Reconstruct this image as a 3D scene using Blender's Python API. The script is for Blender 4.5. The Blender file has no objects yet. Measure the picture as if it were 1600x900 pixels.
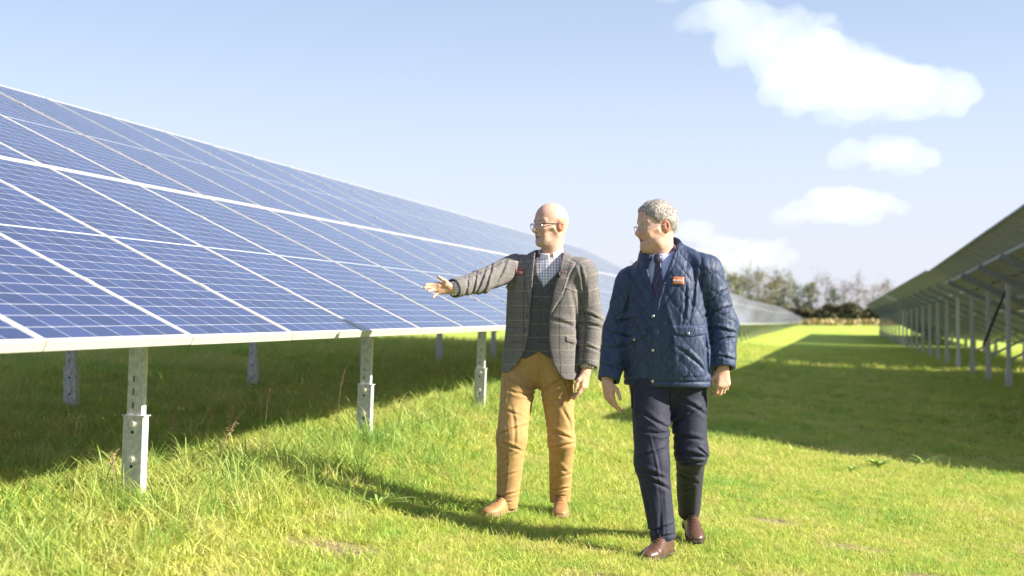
import bpy, bmesh, math, random
import numpy as np
from mathutils import Vector, Matrix, Euler

random.seed(7)
RNG = np.random.default_rng(11)
scene = bpy.context.scene
COL = scene.collection
R = math.radians

# ------------------------------------------------------------------ camera, sky, sun, exposure
YAW = R(12.43)
CAM_Z = 1.30
cam_d = bpy.data.cameras.new('camera')
cam = bpy.data.objects.new('camera', cam_d)
COL.objects.link(cam)
cam.location = (0, 0, CAM_Z)
cam.rotation_euler = (R(90 + 1.134), 0, YAW)
cam_d.sensor_width = 36
cam_d.lens = 50
cam_d.clip_start = 0.1
cam_d.clip_end = 6000
cam_d.dof.use_dof = True
cam_d.dof.focus_distance = 7.55
cam_d.dof.aperture_fstop = 2.5
scene.camera = cam

SUN_AZ = R(89)      # clockwise from +Y
SUN_EL = R(28.5)
sd = Vector((math.sin(SUN_AZ) * math.cos(SUN_EL), math.cos(SUN_AZ) * math.cos(SUN_EL), math.sin(SUN_EL)))
sun_d = bpy.data.lights.new('sun', 'SUN')
sun_d.energy = 4.6
sun_d.angle = R(0.53)
sun_d.color = (1.0, 0.915, 0.76)
sun = bpy.data.objects.new('sun', sun_d)
COL.objects.link(sun)
sun.rotation_euler = sd.to_track_quat('Z', 'Y').to_euler()

world = bpy.data.worlds.new('World')
scene.world = world
world.use_nodes = True
wn = world.node_tree.nodes
wl = world.node_tree.links
sky = wn.new('ShaderNodeTexSky')
sky.sky_type = 'NISHITA'
sky.sun_disc = False
sky.sun_elevation = SUN_EL
sky.sun_rotation = SUN_AZ
sky.altitude = 100
sky.air_density = 0.7
sky.dust_density = 0.0
sky.ozone_density = 1.0
# thin bright haze that thickens evenly towards the horizon all the way round
w_tc = wn.new('ShaderNodeTexCoord'); w_sep = wn.new('ShaderNodeSeparateXYZ'); w_mr = wn.new('ShaderNodeMapRange'); w_mx = wn.new('ShaderNodeMix')
w_mr.interpolation_type = 'SMOOTHSTEP'; w_mx.data_type = 'RGBA'
wl.new(w_tc.outputs['Generated'], w_sep.inputs[0]); wl.new(w_sep.outputs[2], w_mr.inputs[0])
w_mr.inputs[1].default_value = 0.0; w_mr.inputs[2].default_value = 0.24; w_mr.inputs[3].default_value = 0.97; w_mr.inputs[4].default_value = 0.36
wl.new(w_mr.outputs[0], w_mx.inputs[0]); wl.new(sky.outputs[0], w_mx.inputs[6]); w_mx.inputs[7].default_value = (3.85, 3.97, 4.50, 1)
wl.new(w_mx.outputs[2], wn['Background'].inputs['Color'])
wn['Background'].inputs['Strength'].default_value = 0.0735

scene.view_settings.view_transform = 'Standard'
scene.view_settings.look = 'None'
scene.view_settings.gamma = 1.0
scene.view_settings.exposure = 1.52
scene.render.engine = 'CYCLES'
scene.cycles.max_bounces = 10
scene.cycles.volume_bounces = 6
scene.cycles.transparent_max_bounces = 12

# ------------------------------------------------------------------ helpers
def tag(o, label=None, cat=None, group=None, kind=None):
    if label: o['label'] = label
    if cat: o['category'] = cat
    if group: o['group'] = group
    if kind: o['kind'] = kind
    return o

def empty(name, loc=(0, 0, 0), rz=0.0):
    o = bpy.data.objects.new(name, None)
    o.empty_display_size = 0.2
    COL.objects.link(o)
    o.location = loc
    o.rotation_euler = (0, 0, rz)
    return o

def link(name, me, mats=None, parent=None, smooth=False, matrix=None):
    o = bpy.data.objects.new(name, me)
    COL.objects.link(o)
    if mats is not None and len(me.materials) == 0:
        for m in (mats if isinstance(mats, (list, tuple)) else [mats]):
            me.materials.append(m)
    if smooth:
        me.polygons.foreach_set('use_smooth', [True] * len(me.polygons))
    if parent is not None:
        o.parent = parent
    if matrix is not None:
        o.matrix_local = matrix
    return o

def mesh_np(name, V, F):
    """fast mesh from an (n,3) array and an (m,k) face array"""
    me = bpy.data.meshes.new(name)
    V = np.asarray(V, np.float32); F = np.asarray(F, np.int32)
    k = F.shape[1]
    me.vertices.add(len(V)); me.vertices.foreach_set('co', V.ravel())
    me.loops.add(F.size); me.loops.foreach_set('vertex_index', F.ravel())
    me.polygons.add(len(F))
    me.polygons.foreach_set('loop_start', np.arange(0, F.size, k, dtype=np.int32))
    me.update(calc_edges=True)
    return me

class MB:
    """collects boxes, bars and tubes in one mesh, with material slots"""
    def __init__(self): self.v = []; self.f = []; self.m = []
    def add(self, V, F, mi=0):
        b = len(self.v)
        self.v += [tuple(p) for p in V]
        self.f += [tuple(b + i for i in f) for f in F]
        self.m += [mi] * len(F)
    def box(self, lo, hi, mi=0, M=None):
        x0, y0, z0 = lo; x1, y1, z1 = hi
        V = [Vector(p) for p in ((x0,y0,z0),(x1,y0,z0),(x1,y1,z0),(x0,y1,z0),(x0,y0,z1),(x1,y0,z1),(x1,y1,z1),(x0,y1,z1))]
        if M is not None: V = [M @ p for p in V]
        self.add(V, [(0,3,2,1),(4,5,6,7),(0,1,5,4),(1,2,6,5),(2,3,7,6),(3,0,4,7)], mi)
    def tube(self, pts, rad, n=6, mi=0, cap=True):
        pts = [Vector(p) for p in pts]
        if not isinstance(rad, (list, tuple)): rad = [rad] * len(pts)
        rings = []
        ref = None
        for i, p in enumerate(pts):
            t = (pts[min(i+1, len(pts)-1)] - pts[max(i-1, 0)]).normalized()
            if ref is None:
                ref = Vector((0,0,1)) if abs(t.z) < .9 else Vector((1,0,0))
            s = t.cross(ref)
            if s.length < 1e-6: s = t.orthogonal()
            s.normalize(); u = s.cross(t).normalized(); ref = u
            rings.append([p + (s*math.cos(a) + u*math.sin(a))*rad[i] for a in [2*math.pi*k/n for k in range(n)]])
        V = [q for r in rings for q in r]; F = []
        for i in range(len(pts)-1):
            for k in range(n):
                F.append((i*n+k, i*n+(k+1)%n, (i+1)*n+(k+1)%n, (i+1)*n+k))
        if cap:
            F.append(tuple(range(n-1, -1, -1))); F.append(tuple((len(pts)-1)*n+k for k in range(n)))
        self.add(V, F, mi)
    def disc(self, c, axis, r, h, n=10, mi=0):
        c = Vector(c); axis = Vector(axis).normalized()
        self.tube([c, c+axis*h], r, n, mi)
    def mesh(self, name):
        me = bpy.data.meshes.new(name)
        me.from_pydata(self.v, [], self.f)
        me.polygons.foreach_set('material_index', self.m)
        me.update()
        return me
    def build(self, name, mats, parent=None, smooth=False, matrix=None):
        return link(name, self.mesh(name), mats, parent, smooth, matrix)

# ------------------------------------------------------------------ materials
def new_mat(name):
    m = bpy.data.materials.new(name)
    m.use_nodes = True
    return m, m.node_tree.nodes, m.node_tree.links, m.node_tree.nodes['Principled BSDF']

def N(nodes, t, **kw):
    n = nodes.new(t)
    for k, v in kw.items(): setattr(n, k, v)
    return n

def ramp(nodes, links, src, stops):
    r = nodes.new('ShaderNodeValToRGB')
    e = r.color_ramp.elements
    while len(e) < len(stops): e.new(0.5)
    for i, (p, c) in enumerate(stops):
        e[i].position = p; e[i].color = (c[0], c[1], c[2], 1)
    links.new(src, r.inputs[0])
    return r

def noise_mat(name, c1, c2, scale=20, rough=0.7, metal=0.0, bump=0.0, bscale=None, detail=4, spec=0.5):
    m, n, l, p = new_mat(name)
    tc = n.new('ShaderNodeTexCoord')
    t = n.new('ShaderNodeTexNoise'); t.inputs['Scale'].default_value = scale; t.inputs['Detail'].default_value = detail
    l.new(tc.outputs['Object'], t.inputs['Vector'])
    r = ramp(n, l, t.outputs[0], [(0.3, c1), (0.7, c2)])
    l.new(r.outputs[0], p.inputs['Base Color'])
    p.inputs['Roughness'].default_value = rough
    p.inputs['Metallic'].default_value = metal
    p.inputs['Specular IOR Level'].default_value = spec
    if bump:
        t2 = n.new('ShaderNodeTexNoise'); t2.inputs['Scale'].default_value = bscale or scale*4
        l.new(tc.outputs['Object'], t2.inputs['Vector'])
        b = n.new('ShaderNodeBump'); b.inputs['Strength'].default_value = bump; b.inputs['Distance'].default_value = 0.01
        l.new(t2.outputs[0], b.inputs['Height']); l.new(b.outputs[0], p.inputs['Normal'])
    return m

M_alu = noise_mat('anodised_aluminium', (.47,.47,.46), (.54,.53,.50), 6, .45, .12, .02)
M_galv = noise_mat('galvanised_steel', (.40,.40,.41), (.66,.66,.67), 34, .5, .1, .05)
M_galv_dark = noise_mat('dull_steel', (.28,.29,.32), (.38,.39,.43), 14, .55, .35, .05)
M_bolt = noise_mat('bolt_steel', (.62,.60,.54), (.78,.75,.66), 40, .4, .2)
M_rubber = noise_mat('black_rubber', (.012,.012,.013), (.02,.02,.02), 30, .6)

def cell_material(name, back=False):
    m, n, l, p = new_mat(name)
    uv = n.new('ShaderNodeUVMap')
    sep = n.new('ShaderNodeSeparateXYZ'); l.new(uv.outputs[0], sep.inputs[0])
    def math_(op, a, b=None, c=None):
        x = n.new('ShaderNodeMath'); x.operation = op
        for i, q in enumerate((a, b, c)):
            if q is None: continue
            if isinstance(q, (int, float)): x.inputs[i].default_value = q
            else: l.new(q, x.inputs[i])
        return x.outputs[0]
    U, Vv = sep.outputs[0], sep.outputs[1]
    # six columns, two halves of twelve half cells
    fu = math_('ABSOLUTE', math_('SUBTRACT', math_('FRACT', math_('MULTIPLY', U, 6.0)), .5))
    fv = math_('ABSOLUTE', math_('SUBTRACT', math_('FRACT', math_('MULTIPLY', Vv, 24.0)), .5))
    lu = math_('GREATER_THAN', fu, .5-.0085)
    lv = math_('GREATER_THAN', fv, .5-.017)
    mid = math_('LESS_THAN', math_('ABSOLUTE', math_('SUBTRACT', Vv, .5)), .0042)
    cham = math_('GREATER_THAN', math_('ADD', fu, math_('MULTIPLY', fv, .5)), .715)
    edge = math_('GREATER_THAN', math_('MAXIMUM', math_('ABSOLUTE', math_('SUBTRACT', U, .5)), 0), .493)
    ln = math_('MAXIMUM', math_('MAXIMUM', lu, lv), math_('MAXIMUM', mid, math_('MAXIMUM', cham, edge)))
    # busbars: faint
    bb = math_('GREATER_THAN', math_('ABSOLUTE', math_('SUBTRACT', math_('FRACT', math_('MULTIPLY', U, 54.0)), .5)), .46)
    # per cell tone
    cu = math_('FLOOR', math_('MULTIPLY', U, 6.0)); cv = math_('FLOOR', math_('MULTIPLY', Vv, 24.0))
    comb = n.new('ShaderNodeCombineXYZ'); l.new(cu, comb.inputs[0]); l.new(cv, comb.inputs[1])
    oi = n.new('ShaderNodeObjectInfo'); l.new(math_('MULTIPLY', oi.outputs['Random'], 37.0), comb.inputs[2])
    wn_ = n.new('ShaderNodeTexWhiteNoise'); l.new(comb.outputs[0], wn_.inputs['Vector'])
    if back:
        base = ramp(n, l, wn_.outputs[0], [(0, (.52,.50,.48)), (1, (.62,.60,.57))])
        linec = (.80,.78,.70)
    else:
        base = ramp(n, l, wn_.outputs[0], [(0, (.012,.025,.095)), (1, (.022,.040,.145))])
        linec = (.74,.76,.82)
    mx = n.new('ShaderNodeMix'); mx.data_type = 'RGBA'
    l.new(math_('MULTIPLY', bb, .10), mx.inputs[0]); l.new(base.outputs[0], mx.inputs[6]); mx.inputs[7].default_value = (.5,.5,.55,1)
    mx2 = n.new('ShaderNodeMix'); mx2.data_type = 'RGBA'
    l.new(ln, mx2.inputs[0]); l.new(mx.outputs[2], mx2.inputs[6]); mx2.inputs[7].default_value = (*linec, 1)
    l.new(mx2.outputs[2], p.inputs['Base Color'])
    p.inputs['Roughness'].default_value = .5 if back else .16
    p.inputs['IOR'].default_value = 1.38
    if not back:
        p.inputs['Sheen Weight'].default_value = .03; p.inputs['Sheen Roughness'].default_value = .35
        # dust film on the glass
        tc = n.new('ShaderNodeTexCoord'); nz = n.new('ShaderNodeTexNoise'); nz.inputs['Scale'].default_value = 1.6; nz.inputs['Detail'].default_value = 6
        l.new(tc.outputs['Object'], nz.inputs['Vector'])
        tr = n.new('ShaderNodeBsdfTranslucent'); tr.inputs[0].default_value = (.8,.8,.75,1)
        ad = n.new('ShaderNodeMixShader'); l.new(math_('MULTIPLY_ADD', ln, .25, .02), ad.inputs[0])
        l.new(p.outputs[0], ad.inputs[1]); l.new(tr.outputs[0], ad.inputs[2]); l.new(ad.outputs[0], n['Material Output'].inputs[0])
        rr = n.new('ShaderNodeMapRange'); l.new(nz.outputs[0], rr.inputs[0]); rr.inputs[3].default_value = .02; rr.inputs[4].default_value = .09
        l.new(rr.outputs[0], p.inputs['Roughness'])
    else:
        tr = n.new('ShaderNodeBsdfTranslucent'); l.new(mx2.outputs[2], tr.inputs[0])
        ad = n.new('ShaderNodeMixShader'); l.new(math_('MULTIPLY_ADD', ln, .5, .18), ad.inputs[0])
        out = n['Material Output']
        l.new(p.outputs[0], ad.inputs[1]); l.new(tr.outputs[0], ad.inputs[2]); l.new(ad.outputs[0], out.inputs[0])
    return m
M_cell = cell_material('solar_cells_under_glass')
M_cellback = cell_material('solar_cell_backs', True)

# ------------------------------------------------------------------ terrain
def sstep(a, b, x):
    t = np.clip((np.asarray(x, float)-a)/(b-a), 0, 1)
    return t*t*(3-2*t)

def gz(X, Y):
    X = np.asarray(X, float); Y = np.asarray(Y, float)
    sl = .12*(1-sstep(16, 55, Y)) + .035*sstep(16, 55, Y)
    sr = .12*(1-sstep(15, 24, Y)) + .030*sstep(15, 24, Y)
    xl = 9*np.tanh(np.minimum(X, 0)/9*1.05)/1.05
    xr = 3.2*np.tanh(np.maximum(X, 0)/3.2)
    z = -sl*xl - sr*xr
    z = z*(1-sstep(60, 150, Y)) + sstep(40, 90, Y)*(.12)*(1-sstep(120, 260, Y)) - .25*sstep(160, 300, Y)
    # ridge of longer turf beside the front posts
    z = z + .035*np.exp(-((X+2.95)/.6)**2)*(1-sstep(14, 30, Y))*(1+.35*np.sin(Y*1.9+.7))
    z = z + .018*np.sin(X*1.7+.6*Y)*np.sin(Y*1.3-.4*X+1)*(1-sstep(30, 60, Y)) + .012*np.sin(X*4.1-1.2)*np.sin(Y*3.3+X)*(1-sstep(20, 30, Y))
    return z
def gz1(x, y): return float(gz(x, y))

SOIL = [(2.05, 8.05, .28), (1.35, 9.3, .2), (.55, 7.6, .2), (.9, 7.1, .17), (1.55, 7.2, .2), (-.35, 8.9, .16), (.2, 8.3, .16), (-.9, 6.3, .15), (1.9, 7.2, .2), (-2.2, 6.1, .2), (.1, 7.0, .14)]

def ax(lo, hi, near, fine, growth=1.22):
    a = list(np.arange(near[0], near[1]+1e-6, fine)); s = fine; x = near[1]
    while x < hi: s *= growth; x += s; a.append(x)
    s = fine; x = near[0]; b = []
    while x > lo: s *= growth; x -= s; b.append(x)
    return np.array(b[::-1]+a)
gx = ax(-1500, 1500, (-9, 6), .125); gy = ax(-300, 3000, (3, 26), .125)
GX, GY = np.meshgrid(gx, gy, indexing='ij')
GZ = gz(GX, GY) + RNG.normal(0, .004, GX.shape)*(GY < 27)
nx_, ny_ = GX.shape
idx = np.arange(nx_*ny_).reshape(nx_, ny_)
Fg = np.stack([idx[:-1, :-1], idx[1:, :-1], idx[1:, 1:], idx[:-1, 1:]], -1).reshape(-1, 4)
gme = mesh_np('ground', np.stack([GX, GY, GZ], -1).reshape(-1, 3), Fg)

def ground_material():
    m, n, l, p = new_mat('field_turf')
    ge = n.new('ShaderNodeNewGeometry')
    def noise(scale, detail=5):
        t = n.new('ShaderNodeTexNoise'); t.inputs['Scale'].default_value = scale; t.inputs['Detail'].default_value = detail
        l.new(ge.outputs['Position'], t.inputs['Vector']); return t.outputs[0]
    a = ramp(n, l, noise(.35), [(.35, (.16,.22,.03)), (.65, (.26,.29,.05))])
    b = ramp(n, l, noise(9), [(.35, (.12,.17,.025)), (.55, (.22,.25,.045)), (.75, (.36,.31,.12))])
    mx = n.new('ShaderNodeMix'); mx.data_type = 'RGBA'; mx.inputs[0].default_value = .55
    l.new(a.outputs[0], mx.inputs[6]); l.new(b.outputs[0], mx.inputs[7])
    # bare earth patches: vertex mask
    at = n.new('ShaderNodeAttribute'); at.attribute_name = 'soil'
    so = ramp(n, l, noise(30), [(.3, (.17,.125,.075)), (.7, (.33,.26,.165))])
    mx2 = n.new('ShaderNodeMix'); mx2.data_type = 'RGBA'
    l.new(at.outputs['Fac'], mx2.inputs[0]); l.new(mx.outputs[2], mx2.inputs[6]); l.new(so.outputs[0], mx2.inputs[7])
    # farther off, where the separate blades are no longer built, the sheet carries the sward's own colour
    af = n.new('ShaderNodeAttribute'); af.attribute_name = 'sward'
    fc = ramp(n, l, noise(.6, 8), [(.3, (.26,.42,.075)), (.55, (.42,.51,.09)), (.75, (.52,.50,.14))])
    mx3 = n.new('ShaderNodeMix'); mx3.data_type = 'RGBA'
    l.new(af.outputs['Fac'], mx3.inputs[0]); l.new(mx2.outputs[2], mx3.inputs[6]); l.new(fc.outputs[0], mx3.inputs[7])
    l.new(mx3.outputs[2], p.inputs['Base Color'])
    p.inputs['Roughness'].default_value = .95; p.inputs['Specular IOR Level'].default_value = .1
    bp = n.new('ShaderNodeBump'); bp.inputs['Strength'].default_value = .8; bp.inputs['Distance'].default_value = .03
    l.new(noise(22, 8), bp.inputs['Height']); l.new(bp.outputs[0], p.inputs['Normal'])
    return m
def soil_mask(X, Y):
    w = np.zeros(np.shape(X))
    for (sx, sy, sr) in SOIL:
        d = np.hypot((X-sx)/1.5, Y-sy) + .1*sr*np.sin(7*X+3*Y)
        w = np.maximum(w, 1-sstep(sr*.4, sr*1.2, d))
    return w
sa = gme.attributes.new('soil', 'FLOAT', 'POINT')
sa.data.foreach_set('value', soil_mask(GX, GY).ravel().astype(np.float32))
sf = gme.attributes.new('sward', 'FLOAT', 'POINT')
sf.data.foreach_set('value', sstep(26, 55, GY).ravel().astype(np.float32))
ground = link('ground', gme, ground_material(), smooth=True)
tag(ground, 'grassy field sloping gently between the rows of solar panels', kind='structure')

# ------------------------------------------------------------------ solar arrays
PW, PL, PT = 1.1465, 2.278, .038       # panel width, length up the slope, frame depth
PITCH = 1.152
GAP = .022
# panel meshes: frame with back sheet, and the glazed face as a sub-part
fb = MB()
fs, fe = .0175, .022
fb.box((0,0,0), (PW,fe,PT)); fb.box((0,PL-fe,0), (PW,PL,PT))
fb.box((0,fe,0), (fs,PL-fe,PT)); fb.box((PW-fs,fe,0), (PW,PL-fe,PT))
fb.box((fs,fe,.0), (fs+.02,PL-fe,.003)); fb.box((PW-fs-.02,fe,.0), (PW-fs,PL-fe,.003))
ME_frame = fb.mesh('panel_frame'); ME_frame.materials.append(M_alu)
def quad(name, x0, y0, x1, y1, z, flip=False):
    me = bpy.data.meshes.new(name)
    V = [(x0,y0,z),(x1,y0,z),(x1,y1,z),(x0,y1,z)]
    me.from_pydata(V, [], [(0,1,2,3)] if not flip else [(3,2,1,0)])
    uv = me.uv_layers.new(name='UVMap')
    for lp in me.loops:
        v = V[lp.vertex_index]; uv.data[lp.index].uv = ((v[0]-x0)/(x1-x0), (v[1]-y0)/(y1-y0))
    return me
ME_glass = quad('glass_face', fs, fe, PW-fs, PL-fe, PT-.003); ME_glass.materials.append(M_cell)
ME_back = quad('back_sheet', fs, fe, PW-fs, PL-fe, PT-.010, True); ME_back.materials.append(M_cellback)
# junction boxes on the back
jb = MB()
for k in (-1, 0, 1): jb.box((PW/2+k*.33-.03, PL/2-.02, PT-.030), (PW/2+k*.33+.03, PL/2+.03, PT-.0105))
ME_jbox = jb.mesh('junction_box'); ME_jbox.materials.append(M_rubber)

class Table:
    """one tilted table of modules: low front edge from P to Q, given as (X, Y, Z)"""
    def __init__(s, P, Q, tilt, ncol, side_up=-1):
        s.P = Vector(P); s.r = (Vector(Q)-s.P); s.len = s.r.length; s.r.normalize()
        u0 = Vector((-math.cos(tilt), 0, math.sin(tilt)))
        s.n = s.r.cross(u0).normalized(); s.u = s.n.cross(s.r).normalized(); s.ncol = ncol
    def mat(s, a, b, c=0.0):
        o = s.P + s.r*a + s.u*b + s.n*c
        M = Matrix((s.r, s.u, s.n)).transposed().to_4x4(); M.translation = o
        return M
    def pt(s, a, b, c=0.0): return s.P + s.r*a + s.u*b + s.n*c

def array_panels(T, root, back=False, jbox=False, far=False):
    if far:
        F = MB(); G = []
        for i in range(T.ncol):
            for j in range(2):
                M = T.mat(i*PITCH, j*(PL+GAP))
                for (lo, hi) in (((0,0,0),(PW,fe,PT)), ((0,PL-fe,0),(PW,PL,PT)), ((0,fe,0),(fs,PL-fe,PT)), ((PW-fs,fe,0),(PW,PL-fe,PT))):
                    F.box(lo, hi, 0, M)
        tag(F.build('panel_frames', M_alu, root), kind='stuff')
        V = []; Fc = []; uvs = []
        for i in range(T.ncol):
            for j in range(2):
                M = T.mat(i*PITCH, j*(PL+GAP)); b = len(V)
                q = [(fs,fe),(PW-fs,fe),(PW-fs,PL-fe),(fs,PL-fe)]
                V += [M @ Vector((x, y, PT-.003)) for x, y in q]; Fc.append((b,b+1,b+2,b+3)); uvs += [(0,0),(1,0),(1,1),(0,1)]
                if back:
                    b = len(V)
                    V += [M @ Vector((x, y, PT-.010)) for x, y in q]; Fc.append((b+3,b+2,b+1,b)); uvs += [(0,1),(1,1),(1,0),(0,0)]
        me = bpy.data.meshes.new('glass_faces'); me.from_pydata(V, [], Fc)
        me.materials.append(M_cell); me.materials.append(M_cellback)
        if back: me.polygons.foreach_set('material_index', [k % 2 for k in range(len(Fc))])
        uv = me.uv_layers.new(name='UVMap')
        uv.data.foreach_set('uv', np.array(uvs, np.float32).ravel())
        tag(link('glass_faces', me, parent=root), kind='stuff')
        return
    rr = random.Random(3)
    for i in range(T.ncol):
        for j in range(2):
            fo = bpy.data.objects.new('solar_panel', ME_frame); COL.objects.link(fo)
            fo.parent = root
            M = T.mat(i*PITCH, j*(PL+GAP), rr.uniform(-.001, .001))
            M = M @ Matrix.Rotation(rr.gauss(0, .0005), 4, 'X') @ Matrix.Rotation(rr.gauss(0, .0007), 4, 'Y')
            fo.matrix_local = M
            go = bpy.data.objects.new('glass_face', ME_glass); COL.objects.link(go); go.parent = fo
            if back:
                bo = bpy.data.objects.new('back_sheet', ME_back); COL.objects.link(bo); bo.parent = fo
            if jbox:
                bo = bpy.data.objects.new('junction_box', ME_jbox); COL.objects.link(bo); bo.parent = fo
    # clamps over the seams
    C = MB()
    for i in range(T.ncol+1):
        for j in range(2):
            for f in (.24, .76):
                a = i*PITCH-(PITCH-PW)/2
                if i == 0: a += .006
                if i == T.ncol: a -= .006
                C.box((a-.018, j*(PL+GAP)+PL*f-.025, PT+.001), (a+.018, j*(PL+GAP)+PL*f+.025, PT+.003), 0, T.mat(0, 0))
    tag(C.build('panel_clamps', M_alu, root), kind='stuff')

def channel(B, w, d, z0, z1, t=.005, mi=0, slots=(), flip=1, lip=.012):
    """upright C section: web w wide facing -y, flanges d deep towards +y; slots are (zc, h) holes in the web"""
    if not slots:
        B.box((-w/2, 0, z0), (w/2, t, z1), mi)
    else:
        sw = .011; xc = -.1*w
        B.box((-w/2, 0, z0), (xc-sw/2, t, z1), mi); B.box((xc+sw/2, 0, z0), (w/2, t, z1), mi)
        zz = z0
        for (zc, h) in sorted(slots):
            B.box((xc-sw/2, 0, zz), (xc+sw/2, t, zc-h/2), mi); zz = zc+h/2
        B.box((xc-sw/2, 0, zz), (xc+sw/2, t, z1), mi)
    for s in (-1, 1):
        x0, x1 = (w/2-t, w/2) if s > 0 else (-w/2, -w/2+t)
        B.box((x0, t, z0), (x1, d, z1), mi)
        xa, xb = (w/2-lip, w/2-t) if s > 0 else (-w/2+t, -w/2+lip)
        B.box((xa, d-t, z0), (xb, d, z1), mi)

def make_post(root, x, y, ztop, hcase, lean=0.0, detail=True, wide=1.0, sleeve=True):
    zg = gz1(x, y) - .25
    H = ztop - zg
    M = Matrix.Translation((x, y, zg)) @ Matrix.Rotation(lean, 4, 'Y')
    B = MB()
    sl = []
    if detail:
        b = hcase+.25
        sl = [(b+.05, .030), (b+.115, .030), (b+.175, .030)]
    channel(B, .074*wide, .05*wide, (hcase*.3+.25) if sleeve else 0.0, H, .005, 0, sl)
    p = B.build('post', M_galv, root, matrix=M)
    if sleeve:
        S = MB()
        channel(S, .100*wide, .062*wide, 0, hcase+.25, .005)
        S.box((-.058*wide, -.004, hcase+.25), (.058*wide, .068*wide, hcase+.255))
        Ms = M @ Matrix.Translation((0, -.008, 0))
        s = S.build('post_sleeve', M_galv, root, matrix=Ms)
        if detail:
            for (bx, bz, r) in ((.0, hcase+.25-.035, .012), (0, hcase*.5+.25, .012)):
                b = MB(); b.disc((bx, -.0005, bz), (0,-1,0), r, .012, 6); b.disc((bx, -.0003, bz), (0,-1,0), r*1.5, .003, 12)
                b.build('bolt', M_bolt, s)
            for bz in (hcase+.25-.075, hcase*.5+.25-.035):
                b = MB(); b.disc((0, -.0006, bz), (0,-1,0), .008, .0012, 10); b.build('bolt_hole', M_rubber, s)
    return p

def beam(B, p, q, w, h, up, t=.004, mi=0):
    """C section beam from p to q, height h along `up`"""
    p = Vector(p); q = Vector(q); d = (q-p); L = d.length; d.normalize()
    up = Vector(up); s = d.cross(up).normalized(); up = s.cross(d).normalized()
    M = Matrix((d, s, up)).transposed().to_4x4(); M.translation = p
    B.box((0,-w/2,-h), (L,-w/2+t,0), mi, M)
    B.box((0,-w/2+t,-t), (L,w/2,0), mi, M)
    B.box((0,-w/2+t,-h), (L,w/2,-h+t), mi, M)

def structure(T, root, stations, xf, xb, detail_front, brace_dark=(), simple=False, post_detail=True, wide=1.0, sleeve=.405):
    """purlins along the table, and a front post, back post, rafter and brace at each station"""
    total = 2*PL+GAP
    L = T.ncol*PITCH
    for f in (.11, .40, .62, .88) if not simple else (.25, .75):
        B = MB(); beam(B, T.pt(.02, f*total, -.001), T.pt(L-.03, f*total, -.001), .05, .07, T.n)
        B.build('purlin', M_galv, root)
    pc = MB()
    for a in stations:
        Y = T.pt(a, 0).y
        def at(x):
            b = (T.P.x - x)/(-T.u.x)
            b = (x - T.pt(a, 0).x)/T.u.x
            return b, T.pt(a, b, -.072-.13)
        bf, pf = at(xf); bb, pb = at(xb)
        R_ = MB(); beam(R_, T.pt(a, .10*total, -.0725), T.pt(a, .90*total, -.0725), .055, .12, T.n)
        R_.build('rafter', M_galv_dark, root)
        for (x, p, lean, kind) in ((xf, pf, .035, 'f'), (xb, pb, .0, 'b')):
            make_post(root, x, p.y+.035, p.z+.11, sleeve if kind == 'f' else sleeve*.8, lean if detail_front else 0.0, post_detail and Y < 15 or (detail_front and Y < 15), wide)
        if not simple:
            Bq = MB()
            zb = gz1(xb, p.y)
            beam(Bq, (xb+.02, pb.y+.075, zb+.55), T.pt(a, bf+.30*(bb-bf), -.2)+Vector((0, .05, 0)), .04, .05, (1, 0, 1))
            Bq.build('brace', M_galv, root)
TILT = R(26)
TOT = 2*PL+GAP
# left near row, glass towards us
la = empty('solar_array', (0, 0, 0))
tag(la, 'long tilted row of blue solar panels facing the two men, filling the left side', 'solar array', 'rows of solar panels in the field')
T1 = Table((-2.6, .93, 1.18), (-2.6, 40, 1.18), TILT, 33)
array_panels(T1, la)
structure(T1, la, [6.16-.93+3*PITCH*k for k in range(-1, 10)], -3.22, -5.5, True)
def right_table(hx, y0, hz0, y1, hz1, n, far, label):
    root = empty('solar_array', (0, 0, 0))
    tag(root, label, 'solar array', 'rows of solar panels in the field')
    lx = hx + TOT*math.cos(TILT); dz = TOT*math.sin(TILT)
    T = Table((lx, y0, hz0-dz), (lx, y1, hz1-dz), TILT, n)
    array_panels(T, root, True, not far, far)
    return T, root
TR1, ra = right_table(2.5, 14.0, 1.3+1.26+.0183*14.4, 37.4, 1.3+1.26-.0183*9, 20, False, 'nearest right-hand solar table seen from behind, grey rafters and olive panel backs showing')
structure(TR1, ra, [.576+3.456*k for k in range(7)], 5.5, 3.4, False, post_detail=False, wide=1.15)
# dark struts leaning on two of the posts
for a in (10.95, 17.86):
    Bq = MB(); p = TR1.pt(a, .62*TOT, -.20); 
    Bq.tube([(3.28, p.y-.10, gz1(3.3, p.y)+.75), (3.55, p.y-.16, gz1(3.3, p.y)+1.45), (3.75, p.y-.2, gz1(3.3, p.y)+1.95)], [.03, .03, .02], 8)
    Bq.build('dark_strut', M_rubber, ra)
TR2, rb = right_table(2.5, 37.8, 2.45, 64.5, 2.235, 23, True, 'second table in the right-hand row, beyond the bright gap, seen from behind')
structure(TR2, rb, [1.2+3.456*k for k in range(8)], 5.5, 3.4, False, simple=True, post_detail=False, wide=1.2)
TR3, rc_ = right_table(2.5, 65.0, 2.22, 95.0, 1.99, 26, True, 'farthest table of the right-hand row, tapering off towards the hedge')
structure(TR3, rc_, [1.2+3.456*k for k in range(9)], 5.5, 3.4, False, simple=True, post_detail=False, wide=1.2)

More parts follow.
